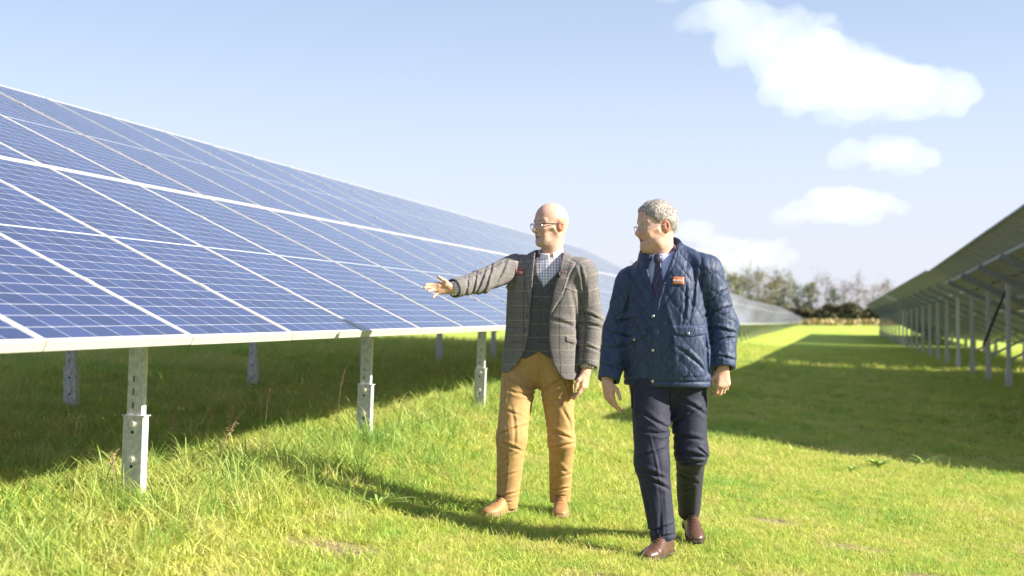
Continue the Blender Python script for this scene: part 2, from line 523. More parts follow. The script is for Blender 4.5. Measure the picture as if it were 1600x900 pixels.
def left_far(P, Q, tilt, n, label, step):
    root = empty('solar_array', (0, 0, 0))
    tag(root, label, 'solar array', 'rows of solar panels in the field')
    T = Table(P, Q, tilt, n)
    array_panels(T, root, True, False, True)
    structure(T, root, [1.2+step*k for k in range(int((n*PITCH-2)/step)+1)], P[0]-.6, P[0]-2.9, False, simple=True, post_detail=False, wide=1.3, sleeve=.3)
left_far((-3.0, 51.5, .99), (-3.0, 130, .62), R(30), 66, 'pale solar array beyond the man in navy, its glass washed white by the sky', 3.456)
left_far((-3.0, 131, .62), (-3.0, 360, .66), R(28), 130, 'farthest left array narrowing to a point by the dry grass', 10.37)

# ------------------------------------------------------------------ signed-distance modelling
def vlen(a): return np.sqrt((a*a).sum(-1))
def cap(p, a, b, r1, r2):
    a = np.asarray(a, np.float32); b = np.asarray(b, np.float32); ba = b-a; pa = p-a
    h = np.clip(pa @ ba/max(float(ba @ ba), 1e-12), 0, 1)
    return vlen(pa-h[:, None]*ba)-(r1+(r2-r1)*h)
def ell(p, c, r, Rm=None):
    q = p-np.asarray(c, np.float32)
    if Rm is not None: q = q @ np.asarray(Rm, np.float32)
    r = np.asarray(r, np.float32)
    k0 = vlen(q/r); k1 = vlen(q/(r*r))+1e-9
    return k0*(k0-1)/k1
def smin(a, b, k):
    h = np.maximum(k-np.abs(a-b), 0)/k
    return np.minimum(a, b)-h*h*k*.25
def smax(a, b, k): return -smin(-a, -b, k)
def su(k, *ds):
    d = ds[0]
    for e in ds[1:]: d = smin(d, e, k)
    return d
def loft(p, secs, n=2.3, psi=0.0):
    """stack of super-ellipses: rows (z, cx, cy, a, b)"""
    S = np.array(sorted(secs), np.float32); z = p[:, 2]
    cx, cy, a, b = (np.interp(z, S[:, 0], S[:, k]).astype(np.float32) for k in (1, 2, 3, 4))
    dx = p[:, 0]-cx; dy = p[:, 1]-cy
    if psi: dx, dy = dx*math.cos(psi)-dy*math.sin(psi), dx*math.sin(psi)+dy*math.cos(psi)
    x = np.abs(dx)/a; y = np.abs(dy)/b
    k = (x**n+y**n)**(1/n)
    g = np.sqrt((x/a)**2+(y/b)**2)/np.maximum(np.sqrt(x*x+y*y), 1e-6)
    d = (k-1)/np.maximum(g, 1e-3)
    d = np.where(k < .3, -np.minimum(a, b)*.7, d)
    return smax(d, np.maximum(z-S[-1, 0], S[0, 0]-z), .02)
def sdpoly(x, z, P):
    P = np.asarray(P, np.float32); d = np.full(x.shape, 1e9, np.float32); s = np.ones_like(d)
    n = len(P); j = n-1
    for i in range(n):
        e = P[j]-P[i]; wx = x-P[i, 0]; wz = z-P[i, 1]
        t = np.clip((wx*e[0]+wz*e[1])/(e @ e+1e-12), 0, 1)
        d = np.minimum(d, (wx-e[0]*t)**2+(wz-e[1]*t)**2)
        c1 = z >= P[i, 1]; c2 = z < P[j, 1]; c3 = e[0]*wz > e[1]*wx
        flip = (c1 & c2 & c3) | (~c1 & ~c2 & ~c3)
        s = np.where(flip, -s, s); j = i
    return s*np.sqrt(d)
_perm = np.random.default_rng(5).random((32, 32, 32)).astype(np.float32)
def vnoise(q):
    q = np.asarray(q, np.float32); i = np.floor(q).astype(np.int32); f = q-i; f = f*f*(3-2*f)
    i &= 31; j = (i+1) & 31
    def g(a, b, c): return _perm[a, b, c]
    x0, y0, z0 = i.T; x1, y1, z1 = j.T; fx, fy, fz = f.T
    c00 = g(x0,y0,z0)*(1-fx)+g(x1,y0,z0)*fx; c10 = g(x0,y1,z0)*(1-fx)+g(x1,y1,z0)*fx
    c01 = g(x0,y0,z1)*(1-fx)+g(x1,y0,z1)*fx; c11 = g(x0,y1,z1)*(1-fx)+g(x1,y1,z1)*fx
    return ((c00*(1-fy)+c10*fy)*(1-fz)+(c01*(1-fy)+c11*fy)*fz)*2-1
def fbm(q, o=4):
    s = 0; a = .5; q = np.asarray(q, np.float32)
    for k in range(o): s = s+a*vnoise(q*2**k+17.3*k); a *= .5
    return s
def sdf_mesh(fn, lo, hi, h, name):
    """surface nets over a two-level grid"""
    lo = np.array(lo, np.float32); C = 4
    n = np.ceil((np.array(hi)-lo)/(h*C)).astype(int)+1
    g = [lo[k]+np.arange(n[k], dtype=np.float32)*h*C for k in range(3)]
    P = np.stack(np.meshgrid(*g, indexing='ij'), -1).reshape(-1, 3)
    Dc = fn(P).reshape(n)
    near = np.abs(Dc) < h*C*2.6
    near2 = near.copy()
    m = n-1
    cell = np.zeros(m, bool); sgn = Dc < 0
    allin = np.ones(m, bool); anyin = np.zeros(m, bool)
    for dx in (0,1):
        for dy in (0,1):
            for dz in (0,1):
                sl = (slice(dx, dx+m[0]), slice(dy, dy+m[1]), slice(dz, dz+m[2]))
                cell |= near[sl]; allin &= sgn[sl]; anyin |= sgn[sl]
    cell |= anyin & ~allin
    N_ = m*C
    D = np.where(np.repeat(np.repeat(np.repeat(allin, C, 0), C, 1), C, 2), -1.0, 1.0).astype(np.float32)
    cm = np.repeat(np.repeat(np.repeat(cell, C, 0), C, 1), C, 2)
    ii = np.argwhere(cm)
    for s in range(0, len(ii), 400000):
        q = ii[s:s+400000]
        D[q[:, 0], q[:, 1], q[:, 2]] = fn(lo+q.astype(np.float32)*h)
    I = D < 0
    a = np.zeros(N_-1, np.int8)
    for dx in (0,1):
        for dy in (0,1):
            for dz in (0,1):
                a += I[dx:N_[0]-1+dx, dy:N_[1]-1+dy, dz:N_[2]-1+dz]
    act = np.argwhere((a > 0) & (a < 8))
    acc = np.zeros((len(act), 3), np.float32); cnt = np.zeros(len(act), np.float32)
    corners = [(x,y,z) for x in (0,1) for y in (0,1) for z in (0,1)]
    vals = {c: D[act[:, 0]+c[0], act[:, 1]+c[1], act[:, 2]+c[2]] for c in corners}
    for c in corners:
        for k in range(3):
            if c[k]: continue
            e = list(c); e[k] = 1; e = tuple(e)
            d0, d1 = vals[c], vals[e]; w = (d0 < 0) != (d1 < 0)
            t = np.clip(np.where(w, d0/np.where(w, d0-d1, 1), 0), 0, 1)
            q = np.tile(np.array(c, np.float32), (len(act), 1)); q[:, k] = t
            acc[w] += q[w]; cnt[w] += 1
    V = lo+(act+acc/np.maximum(cnt, 1)[:, None])*h
    vi = np.full(N_, -1, np.int32); vi[act[:, 0], act[:, 1], act[:, 2]] = np.arange(len(act))
    F = []
    for k in range(3):
        o1, o2 = [x for x in range(3) if x != k]
        sl0 = [slice(1, N_[q]-1) for q in range(3)]; sl1 = list(sl0)
        sl0[k] = slice(0, N_[k]-2); sl1[k] = slice(1, N_[k]-1)
        A = I[tuple(sl0)]; B = I[tuple(sl1)]
        e = np.argwhere(A != B)
        base = e+1; base[:, k] -= 1
        ins = A[e[:, 0], e[:, 1], e[:, 2]]
        def cellv(d1, d2):
            q = base.copy(); q[:, o1] -= d1; q[:, o2] -= d2
            return vi[q[:, 0], q[:, 1], q[:, 2]]
        quad_ = np.stack([cellv(1,1), cellv(0,1), cellv(0,0), cellv(1,0)], -1)
        fl = ins if k != 1 else ~ins
        quad_[~fl] = quad_[~fl][:, ::-1]
        F.append(quad_)
    F = np.concatenate(F); F = F[(F >= 0).all(1)]
    return mesh_np(name, V, F), V

# ------------------------------------------------------------------ clouds: real bodies of scattering air, far beyond the field
cy, sy = math.cos(YAW), math.sin(YAW)
PITCH_UP = R(1.134)
def pix_dir(px, py):
    x = (px-800)/2222.2; y = (450-py)/2222.2
    f, u = 1*math.cos(PITCH_UP)-y*math.sin(PITCH_UP), math.sin(PITCH_UP)+y*math.cos(PITCH_UP)
    return Vector((x*cy-f*sy, x*sy+f*cy, u))
mc = bpy.data.materials.new('cloud_vapour'); mc.use_nodes = True
mcn, mcl = mc.node_tree.nodes, mc.node_tree.links
mcn.remove(mcn['Principled BSDF'])
vs = mcn.new('ShaderNodeVolumeScatter'); vs.inputs['Color'].default_value = (1, 1, 1, 1)
vs.inputs['Density'].default_value = .0045; vs.inputs['Anisotropy'].default_value = .25
mcl.new(vs.outputs[0], mcn['Material Output'].inputs['Volume'])
CD = 1800.0
CLOUDS = [
 ('large white cumulus cloud drifting highest over the right side', [(1120,30,55,34),(1180,58,75,52),(1250,92,90,56),(1330,118,95,52),(1410,138,80,46),(1480,150,58,32),(1300,150,125,30),(1075,38,28,15),(1150,6,50,28)]),
 ('small puffy cloud just below the large cumulus', [(1350,238,48,20),(1400,240,58,27),(1440,244,33,16),(1310,248,26,9)]),
 ('wispy grey-based cloud midway down the sky on the right', [(1255,320,44,16),(1318,306,66,24),(1378,316,40,19),(1295,332,80,14),(1235,338,40,12)]),
 ('low bank of white cloud behind the shoulder of the man in navy', [(1080,358,36,20),(1130,378,52,18),(1190,386,48,18),(1228,402,26,15),(1150,408,80,18),(1100,402,60,20)]),
 ('thin scrap of cloud at the very top beside the large cumulus', [(1035,2,26,5)]),
]
crg = random.Random(17)
for ci, (lab, es) in enumerate(CLOUDS):
    if ci < 4:      # small torn lobes round the rim
        for j in range(16 if ci == 0 else 9):
            e = crg.choice(es); a = crg.uniform(0, 2*math.pi); q = crg.uniform(.22, .42)
            es = es+[(e[0]+e[2]*math.cos(a)*1.02, e[1]+e[3]*math.sin(a)*.98, e[2]*q*crg.uniform(.6, 1.1), e[3]*q)]
    k = CD/2222.2
    mx_ = sum(e[0] for e in es)/len(es); my_ = sum(e[1] for e in es)/len(es)
    base = cam.location+pix_dir(mx_, my_)*(CD+ci*70)
    def fn(p, es=es, mx_=mx_, my_=my_, k=k):
        d = None
        for j, (ex, ey, rx, ry) in enumerate(es):
            c = ((ex-mx_)*k, ((j*37) % 11-5)*k*2.2, -(ey-my_)*k)
            e = ell(p, c, (rx*k, (.55*rx+.5*ry)*k, ry*k))
            d = e if d is None else smin(d, e, 10*k)
        bil = 0; a_ = 1.0
        for o_ in range(4):
            bil = bil+a_*(np.abs(vnoise(p/(52*k/2**o_)+ci*3.1+o_*7.7))-.32); a_ *= .52
        return d-bil*(30 if ci == 0 else 17)*k*np.clip(es[0][3]/16, .3, 1)+fbm(p/(60*k)+ci*5.1+3, 2)*9*k
    xs = [e[0]-e[2] for e in es]+[e[0]+e[2] for e in es]; ys = [e[1]-e[3] for e in es]+[e[1]+e[3] for e in es]
    ext = max(e[2] for e in es)*.9*k+30
    me, V = sdf_mesh(fn, ((min(xs)-mx_-22)*k, -ext, -(max(ys)-my_+22)*k), ((max(xs)-mx_+22)*k, ext, -(min(ys)-my_-22)*k), 4.2 if ci == 0 else 2.8, 'cloud')
    o = link('cloud', me, mc)
    o.location = base; o.rotation_euler = (0, 0, YAW)
    tag(o, lab, 'cloud', 'clouds in the blue sky')

# ------------------------------------------------------------------ far hedge, dry grass and trees
M_hedge = noise_mat('hedge_leaf', (.09,.095,.055), (.17,.16,.095), .9, .9, 0, 0, spec=.1)
M_straw_far = noise_mat('dry_grass_far', (.30,.24,.12), (.46,.38,.2), 3, .9, 0, 0, spec=.1)
M_bark = noise_mat('tree_bark', (.18,.155,.14), (.3,.27,.25), 3, .9, 0, 0, spec=.1)  # bark, leaf and twig colours lightened to stand in for distance haze
M_leafs = [noise_mat('leaf_olive', (.15,.17,.08), (.25,.25,.12), .7, .8, 0, 0, spec=.1),
           noise_mat('leaf_brown', (.19,.18,.10), (.29,.27,.15), .7, .8, 0, 0, spec=.1),
           noise_mat('leaf_dark', (.06,.09,.045), (.12,.15,.07), .7, .8, 0, 0, spec=.1),
           noise_mat('twig_mauve', (.26,.21,.20), (.36,.31,.30), .7, .8, 0, 0, spec=.1)]
def leaf_cloud(n, centre_fn, size, rng):
    c = centre_fn(n); q = rng.normal(size=(n, 3)); q /= np.linalg.norm(q, axis=1)[:, None]
    w = np.cross(q, rng.normal(size=(n, 3))); w /= np.linalg.norm(w, axis=1)[:, None]
    s = (size*rng.uniform(.5, 1.3, n))[:, None]
    V = np.stack([c-q*s, c+w*s*.6, c+q*s, c-w*s*.6], 1).reshape(-1, 3)
    return V, np.arange(4*n).reshape(-1, 4)
hr = np.random.default_rng(3)
HY = 236
def hedge(x0, x1, label):
    root_x = (x0+x1)/2
    def cf(n):
        x = hr.uniform(x0, x1, n); t = hr.uniform(0, 1, n)
        top = 3.0+.4*np.sin(x*.55)+.3*np.sin(x*1.7+1)
        y = HY+hr.normal(0, .9, n)
        return np.stack([x, y, gz(x, y)+t**.7*top], -1)
    V, F = leaf_cloud(26000, cf, .34, hr)
    o = link('hedge', mesh_np('hedge', V, F), M_hedge)
    tag(o, label, 'hedge')
hedge(-40, 45, 'long dark brown hedge closing off the far end of the grass aisle')
def cf(n):
    x = hr.uniform(-40, 45, n); y = hr.uniform(205, 232, n)
    return np.stack([x, y, gz(x, y)+hr.uniform(0, .8, n)], -1)
V, F = leaf_cloud(16000, cf, .35, hr)
tag(link('dry_grass', mesh_np('dry_grass', V, F), M_straw_far), 'strip of tall straw coloured grass below the hedge', kind='stuff')

def tree(px, ytop, wpx, Y, kind, dens, label, bare=False):
    k = (px-800)/2222.2; dirv = pix_dir(px, 480); s = Y/dirv.y
    x = dirv.x*s; z0 = gz1(x, Y)
    mpp = Y/cy/2222.2*1.0
    H = (494-ytop)*mpp+CAM_Z-z0; W = wpx*mpp*.5
    rng = random.Random(int(px)); nr = np.random.default_rng(int(px))
    root = empty('tree', (x, Y, z0))
    tag(root, label, 'tree', 'trees behind the hedge')
    B = MB(); tips = []
    lean = rng.uniform(-.06, .06)
    trunk = [Vector((lean*H*t+.1*math.sin(3*t+px), .0, H*.93*t)) for t in (0, .2, .4, .6, .8, 1)]
    B.tube(trunk, [.17, .14, .12, .09, .06, .02], 6)
    def limb(p, d, L, r, lev):
        q = [p]; 
        for i in range(3):
            d = (d+Vector((rng.gauss(0,.22), rng.gauss(0,.22), rng.gauss(.05,.15)))).normalized(); q.append(q[-1]+d*L/3)
        B.tube(q, [r, r*.8, r*.55, r*.3], 4, 0, False)
        tips.append((q[-1], L)); tips.append((q[2], L*.8))
        if lev < 2:
            for i in range(3 if lev == 0 else 3):
                limb(q[1+i % 3], (d+Vector((rng.gauss(0,.75), rng.gauss(0,.75), rng.gauss(.1,.45)))).normalized(), L*.62, r*.5, lev+1)
    for i in range(12):
        t = .22+.72*i/12+rng.uniform(-.03, .03); a = i*2.4+rng.uniform(-.4, .4)
        sp = W*(1.0-.35*abs(t-.55)*2)*rng.uniform(.6, 1.1)
        p = trunk[min(int(t*5), 4)].lerp(trunk[min(int(t*5)+1, 5)], t*5-int(t*5)) if t < 1 else trunk[-1]
        limb(p, Vector((math.cos(a), math.sin(a), .55)).normalized(), sp, .05, 0)
    B.build('trunk', M_bark, root)
    T_ = np.array([tuple(t[0]) for t in tips]); 
    def cf(n):
        i = nr.integers(0, len(T_), n); keep = nr.random(len(T_))
        c = T_[i]+nr.normal(0, .22+.1*W, (n, 3))*(.35+.9*keep[i])[:, None]
        return c
    V, F = leaf_cloud(dens, cf, .13 if bare else .17, nr)
    tag(link('crown', mesh_np('crown', V, F), M_leafs[kind], root), 'bare mauve twigs' if kind == 3 else None)
TREES = [
 (1137,418,40,232,0,1500,'slim olive tree half hidden by the sleeve of the man in navy'),
 (1160,438,40,250,0,2200,'low bushy olive tree just right of the navy sleeve'),
 (1186,428,52,240,1,2200,'broad brownish tree over the pale far array'),
 (1212,432,44,252,1,1700,'brown tree with a greenish side above the pale array'),
 (1232,440,34,244,0,1500,'olive tree above the tip of the pale array'),
 (1250,450,22,238,2,700,'narrow dark green tree at the end of the pale array'),
 (1267,440,24,240,0,1300,'upright olive tree standing alone left of the gap in the hedge line'),
 (1292,436,46,250,3,1300,'bare rounded tree in the middle of the tree line'),
 (1304,452,26,238,2,500,'small dark tree in front of the bare rounded tree'),
 (1318,444,30,246,3,800,'thin bare tree right of the middle of the tree line'),
 (1341,434,30,240,3,800,'tall sparse bare tree left of the right-hand tables'),
 (1362,446,44,252,3,1300,'wide bare tree above the end of the right-hand row'),
 (1392,444,44,246,3,1200,'bare tree partly hidden by the right-hand panels'),
]
for t in TREES: tree(*t[:6], t[6], bare=t[4] == 3)
# ------------------------------------------------------------------ people
f32 = np.float32
SHOES = []
def v3(*a): return np.array(a, f32)
def unit(a): a = np.asarray(a, f32); return a/np.linalg.norm(a)

def hand_sdf(p, w, d, n, t, curls, spread, thumb, s=1.0):
    """w wrist, d towards the fingers, n out of the palm, t towards the thumb; curls per finger (index..little) in degrees per joint"""
    d = unit(d); n = unit(np.asarray(n, f32)-d*np.dot(n, d)); t = unit(np.asarray(t, f32)-d*np.dot(t, d)-n*np.dot(t, n))
    w = np.asarray(w, f32)
    bases = [(.091, .0255), (.094, .0075), (.089, -.0105), (.080, -.0265)]
    lens = [(.040, .025, .020), (.044, .028, .021), (.040, .026, .020), (.031, .020, .018)]
    rad = [.0098, .0100, .0095, .0084]
    D = cap(p, w-d*.03, w+d*.012, .027*s, .025*s)
    for (l, o) in bases:
        D = smin(D, cap(p, w+t*o*.55*s+d*.012*s, w+d*l*s*.97+t*o*s, .0155*s, .0125*s), .014*s)
    D = smin(D, cap(p, w+d*.02*s+t*.018*s+n*.006*s, w+d*.05*s+t*.028*s+n*.010*s, .016*s, .014*s), .012*s)   # ball of the thumb
    for k in range(4):
        l, o = bases[k]; b = w+d*l*s*.96+t*o*s
        a = math.radians(spread[k]); dirv = d*math.cos(a)+t*math.sin(a)
        ang = 0; q = b
        for j in range(3):
            ang += math.radians(curls[k][j])
            e = q+(dirv*math.cos(ang)+n*math.sin(ang))*lens[k][j]*s
            r0 = rad[k]*s*(1-.07*j); 
            D = smin(D, cap(p, q, e, r0, r0*.92), .006*s if j == 0 else .003*s); q = e
    q = w+d*.028*s+t*.026*s+n*.006*s
    for (dd, L, r) in thumb:
        dv = unit(d*dd[0]+t*dd[1]+n*dd[2]); e = q+dv*L*s
        D = smin(D, cap(p, q, e, r*s, r*.9*s), .008*s); q = e
    return D

class Head:
    def __init__(s, origin, yaw, pitch, scale, roll=0.0, jowl=0.0, length=1.0):
        """yaw: how far the face turns to image left, degrees from facing the camera"""
        a = math.radians(yaw); b = math.radians(pitch)
        f = v3(-math.sin(a)*math.cos(b), -math.cos(a)*math.cos(b), math.sin(b))
        l = v3(math.cos(a), -math.sin(a), 0)         # towards the person's left
        u = np.cross(l, f)*-1; u = u if u[2] > 0 else -u
        s.M = np.stack([f, l, u], 1).astype(f32); s.o = np.asarray(origin, f32); s.k = scale; s.jowl = jowl; s.L = length
    def loc(s, p): return ((p-s.o) @ s.M)/s.k
    def w(s, q): return s.o+s.M @ (np.asarray(q, f32)*s.k)
    def sdf(s, p):
        q = s.loc(p); L = s.L
        a = q.copy(); a[:, 1] = np.abs(a[:, 1])
        D = ell(q, (-.012, 0, .040), (.104*L, .079, .090))
        D = smin(D, ell(q, (-.045*L, 0, .015), (.062, .066, .07)), .03)
        D = smin(D, ell(q, (.042, 0, -.045), (.052, .059, .078)), .035)
        D = smin(D, cap(a, (.0, .056, -.05), (.062, .022, -.102), .019+s.jowl*.4, .018), .03)
        D = smin(D, ell(q, (.078, 0, -.104), (.019, .022, .018)), .022)
        D = smin(D, cap(a, (.074, .046, -.022), (.03, .064, -.015), .014, .012), .025)     # cheekbone
        D = smin(D, cap(a, (.083, .014, .026), (.070, .046, .028), .011, .010), .016)      # brow
        D = smax(D, -ell(a, (.098, .031, .003), (.016, .017, .011)), .012)                  # socket
        D = smin(D, ell(a, (.0765, .031, .001), (.0125, .0135, .0105)), .004)               # eyeball and lids
        D = smin(D, cap(q, (.086, 0, .012), (.114, 0, -.031), .0075, .0130), .012)          # nose
        D = smin(D, cap(a, (.092, .010, -.036), (.104, .010, -.036), .0085, .0075), .008)
        D = smin(D, ell(q, (.083, 0, -.060), (.012, .026, .012)), .014)
        D = smin(D, ell(a, (.0895, .007, -.0625), (.0065, .016, .0045)), .005)               # lips
        D = smin(D, ell(q, (.0875, 0, -.0745), (.0075, .019, .0055)), .005)
        D = smax(D, -ell(q, (.099, 0, -.0685), (.013, .025, .0036)), .004)
        D = smax(D, -cap(a, (.097, .021, -.040), (.081, .035, -.068), .0055, .004), .010)     # fold beside the mouth
        D = smax(D, -ell(a, (.052, .076, -.060), (.030, .018, .026)), .03) if not s.jowl else smin(D, ell(a, (.070, .044, -.040), (.018, .016, .016)), .018)
        if s.jowl: D = smin(D, cap(a, (.02, .045, -.092), (.055, .012, -.118), .024+s.jowl, .018+s.jowl), .03)
        e = ell(a, (-.018, .083, -.008), (.020, .0075, .032), np.array([[1,.45,0],[-.45,1,0],[0,0,1]], f32)/1.0966)
        e = smax(e, -ell(a, (-.014, .0905, -.003), (.010, .0055, .018)), .004)
        D = smin(D, e, .007)
        return D*s.k

SKIN_COLS = dict(base=(.62,.40,.29))
def skin_mat(name):
    m, n, l, p = new_mat(name)
    at = n.new('ShaderNodeAttribute'); at.attribute_name = 'tone'
    tc = n.new('ShaderNodeTexCoord'); nz = n.new('ShaderNodeTexNoise'); nz.inputs['Scale'].default_value = 60; nz.inputs['Detail'].default_value = 4
    l.new(tc.outputs['Object'], nz.inputs['Vector'])
    mp = n.new('ShaderNodeMapRange'); l.new(nz.outputs[0], mp.inputs[0]); mp.inputs[3].default_value = .78; mp.inputs[4].default_value = 1.15
    vm = n.new('ShaderNodeVectorMath'); vm.operation = 'SCALE'; l.new(at.outputs['Color'], vm.inputs[0]); l.new(mp.outputs[0], vm.inputs['Scale'])
    l.new(vm.outputs[0], p.inputs['Base Color'])
    p.inputs['Roughness'].default_value = .55; p.inputs['Specular IOR Level'].default_value = .3
    n2 = n.new('ShaderNodeTexNoise'); n2.inputs['Scale'].default_value = 110; n2.inputs['Detail'].default_value = 5
    l.new(tc.outputs['Object'], n2.inputs['Vector'])
    bp = n.new('ShaderNodeBump'); bp.inputs['Strength'].default_value = .35; bp.inputs['Distance'].default_value = .006
    l.new(n2.outputs[0], bp.inputs['Height']); l.new(bp.outputs[0], p.inputs['Normal'])
    p.inputs['Subsurface Weight'].default_value = .08; p.inputs['Subsurface Radius'].default_value = (1, .3, .15); p.inputs['Subsurface Scale'].default_value = .012
    return m
M_skin = skin_mat('skin')

def paint(me, col):
    a = me.attributes.new('tone', 'FLOAT_COLOR', 'POINT')
    c = np.ones((len(col), 4), f32); c[:, :3] = col
    a.data.foreach_set('color', c.ravel())

def skin_tones(V, H, base, stubble, brow, lip, hair_fn=None):
    n = len(V); c = np.tile(np.array(base, f32), (n, 1))
    q = H.loc(V); a = q.copy(); a[:, 1] = np.abs(a[:, 1])
    inh = np.abs(q[:, 2]) < .16
    def mix(mask, col):
        m = (np.clip(mask, 0, 1)*inh)[:, None]; c[:] = c*(1-m)+np.array(col, f32)*m
    def blob(ct, r, soft=.5): 
        d = vlen((a-np.array(ct, f32))/np.array(r, f32)); return 1-np.clip((d-1+soft)/soft, 0, 1)
    mix(blob((.07, .05, -.03), (.04, .03, .03), 1)*.35, (.66, .33, .25))
    mix(blob((.11, 0, -.03), (.02, .02, .02), 1)*.45, (.64, .32, .25))
    ear = (a[:, 1] > .074) & (q[:, 0] < .012) & (np.abs(q[:, 2]+.008) < .045)
    mix(ear*.75, (.66, .24, .15))  # backlit red glow of the ears painted into the skin colour
    mix(np.clip(blob((.05, 0, -.085), (.06, .07, .05), .6), 0, 1)*.5, stubble)
    mix(blob((.092, 0, -.068), (.014, .027, .011), .4)*.95, lip)
    mix(blob((.0895, 0, -.0685), (.016, .026, .0032), .6), (.13, .045, .04))
    mix(blob((.085, .030, .027), (.022, .023, .0058), .6)*.95, brow)
    mix(blob((.085, .031, .002), (.02, .022, .015), .8)*.45, (.36, .20, .15))
    mix(blob((.099, .024, -.050), (.02, .004, .020), .9)*.35, (.38, .20, .15))
    mix(blob((.105, .009, -.043), (.012, .004, .003), .8)*.7, (.22, .10, .08))
    mix(blob((-.014, .09, -.004), (.012, .012, .02), .6)*.5, (.48, .13, .08))
    mix(blob((.087, .031, .001), (.012, .0125, .006), .3)*.9, (.62, .58, .55))
    mix(blob((.088, .030, .001), (.012, .0055, .0058), .3), (.05, .04, .04))
    mix(blob((.087, .031, .0075), (.013, .0145, .0026), .6)*.7, (.18, .09, .07))
    blot = fbm(V*26, 4)[:, None]
    c *= 1+blot*np.array((.10, .22, .26), f32)
    fine = fbm(np.stack([q[:, 0]*160, q[:, 1]*160, q[:, 2]*160], -1), 2)
    st = np.clip(blob((.055, .02, -.085), (.06, .075, .045), .5), 0, 1)*inh*np.clip(fine*2.2, 0, 1)*.55
    c = c*(1-st[:, None])+np.array((.25,.20,.18), f32)*st[:, None]
    return c

def cloth_attr(me, uvw):
    a = me.attributes.new('cloth', 'FLOAT_VECTOR', 'POINT'); a.data.foreach_set('vector', np.asarray(uvw, f32).ravel())

def seg_param(p, chain):
    """distance along a chain of bones, angle around it and distance from it"""
    best = np.full(len(p), 1e9, f32); U = np.zeros(len(p), f32); A = np.zeros(len(p), f32); s0 = 0
    for a, b in zip(chain[:-1], chain[1:]):
        a = np.asarray(a, f32); b = np.asarray(b, f32); ba = b-a; L = np.linalg.norm(ba); t = ba/L
        h = np.clip((p-a) @ t, 0, L); c = a+h[:, None]*t; d = vlen(p-c)
        x = unit(np.cross(t, v3(0, 1, 0)) if abs(t[1]) < .95 else np.cross(t, v3(1, 0, 0))); y = np.cross(t, x)
        m = d < best
        best = np.where(m, d, best); U = np.where(m, s0+(p-a) @ t, U); A = np.where(m, np.arctan2((p-c) @ y, (p-c) @ x), A); s0 += L
    return U, A, best

def folds(p, ctr, axis, wl, amp, rad, seed=0):
    """a few soft ridges across `axis` near a joint"""
    ctr = np.asarray(ctr, f32); ax_ = unit(axis); q = p-ctr
    t = q @ ax_+.35*wl*fbm(q/(wl*2.2)+seed, 2)
    w = np.exp(-(vlen(q)/rad)**2)
    return amp*w*np.sin(2*math.pi*t/wl+seed)*(.6+.8*vnoise(q/(wl*1.7)+seed*3.1))

def creases(P, p, segs, yc=.05):
    """cloth creases: pixel segments (x0, y0, x1, y1, depth, width) pressed into the front of a garment"""
    x, z = p[:, 0], p[:, 2]; out = np.zeros(len(p), f32)
    for (x0, y0, x1, y1, am, sg) in segs:
        sg *= .68; a = P.p(x0, y0, -.1)[[0, 2]]; b = P.p(x1, y1, -.1)[[0, 2]]; e = b-a; L = float(np.linalg.norm(e)); e = e/L
        t = (x-a[0])*e[0]+(z-a[1])*e[1]; n_ = (x-a[0])*-e[1]+(z-a[1])*e[0]
        n_ = n_+.14*L*((t/L-.5)**2-.25)+.003*vnoise(p*40)
        w = np.exp(-(np.maximum(np.maximum(-t, t-L), 0)/(.25*L))**2)*np.clip(.35+1.6*np.minimum(t/L+.15, 1.15-t/L), .15, 1)
        out += w*am*(np.exp(-(n_/sg)**2)-.75*np.exp(-((n_-1.9*sg)/(1.5*sg))**2)-.35*np.exp(-((n_+2.1*sg)/(1.5*sg))**2))
    return out*(p[:, 1] < yc)

def front_y(fn, x, z, y0=-.5, y1=.2):
    """front surface of a solid at (x, z)"""
    ys = np.arange(y0, y1, .002, dtype=f32); d = fn(np.stack([np.full_like(ys, x), ys, np.full_like(ys, z)], 1))
    i = np.argmax(d < 0)
    return float(ys[i]) if (d < 0).any() else 0.0
def front_n(fn, x, z):
    e = .012
    a = v3(2*e, front_y(fn, x+e, z)-front_y(fn, x-e, z), 0); b = v3(0, front_y(fn, x, z+e)-front_y(fn, x, z-e), 2*e)
    return unit(np.cross(a, b))*1.0
def button(fn, x, z, r, mat_, parent, name='button', h=.003):
    y = front_y(fn, x, z); n = front_n(fn, x, z)
    if n[1] > 0: n = -n
    B = MB(); c = Vector((x, y, z)); B.tube([c-Vector(n)*.002, c+Vector(n)*h*.7, c+Vector(n)*h], [r, r, r*.7], 10)
    return B.build(name, mat_, parent, True)
def patch(fn, cx, cz, w, h, tilt, off, nx=8, nz=5, thick=.0022):
    """a thin badge lying on the front of a garment; returns vertices front and back, faces"""
    V = []; F = []
    ct, st = math.cos(tilt), math.sin(tilt)
    for s_ in (0, 1):
        for j in range(nz+1):
            for i in range(nx+1):
                a = (i/nx-.5)*w; b = (j/nz-.5)*h; x = cx+a*ct-b*st; z = cz+a*st+b*ct
                V.append((x, front_y(fn, x, z)-off-(thick if s_ else 0), z))
    n = (nx+1)*(nz+1)
    for s_ in (0, 1):
        for j in range(nz):
            for i in range(nx):
                q = [s_*n+j*(nx+1)+i, s_*n+j*(nx+1)+i+1, s_*n+(j+1)*(nx+1)+i+1, s_*n+(j+1)*(nx+1)+i]
                F.append(tuple(q if s_ else q[::-1]))
    rim = [i for i in range(nx+1)]+[j*(nx+1)+nx for j in range(1, nz+1)]+[nz*(nx+1)+i for i in range(nx-1, -1, -1)]+[j*(nx+1) for j in range(nz-1, 0, -1)]
    for a, b in zip(rim, rim[1:]+rim[:1]): F.append((a, a+n, b+n, b))
    return V, F
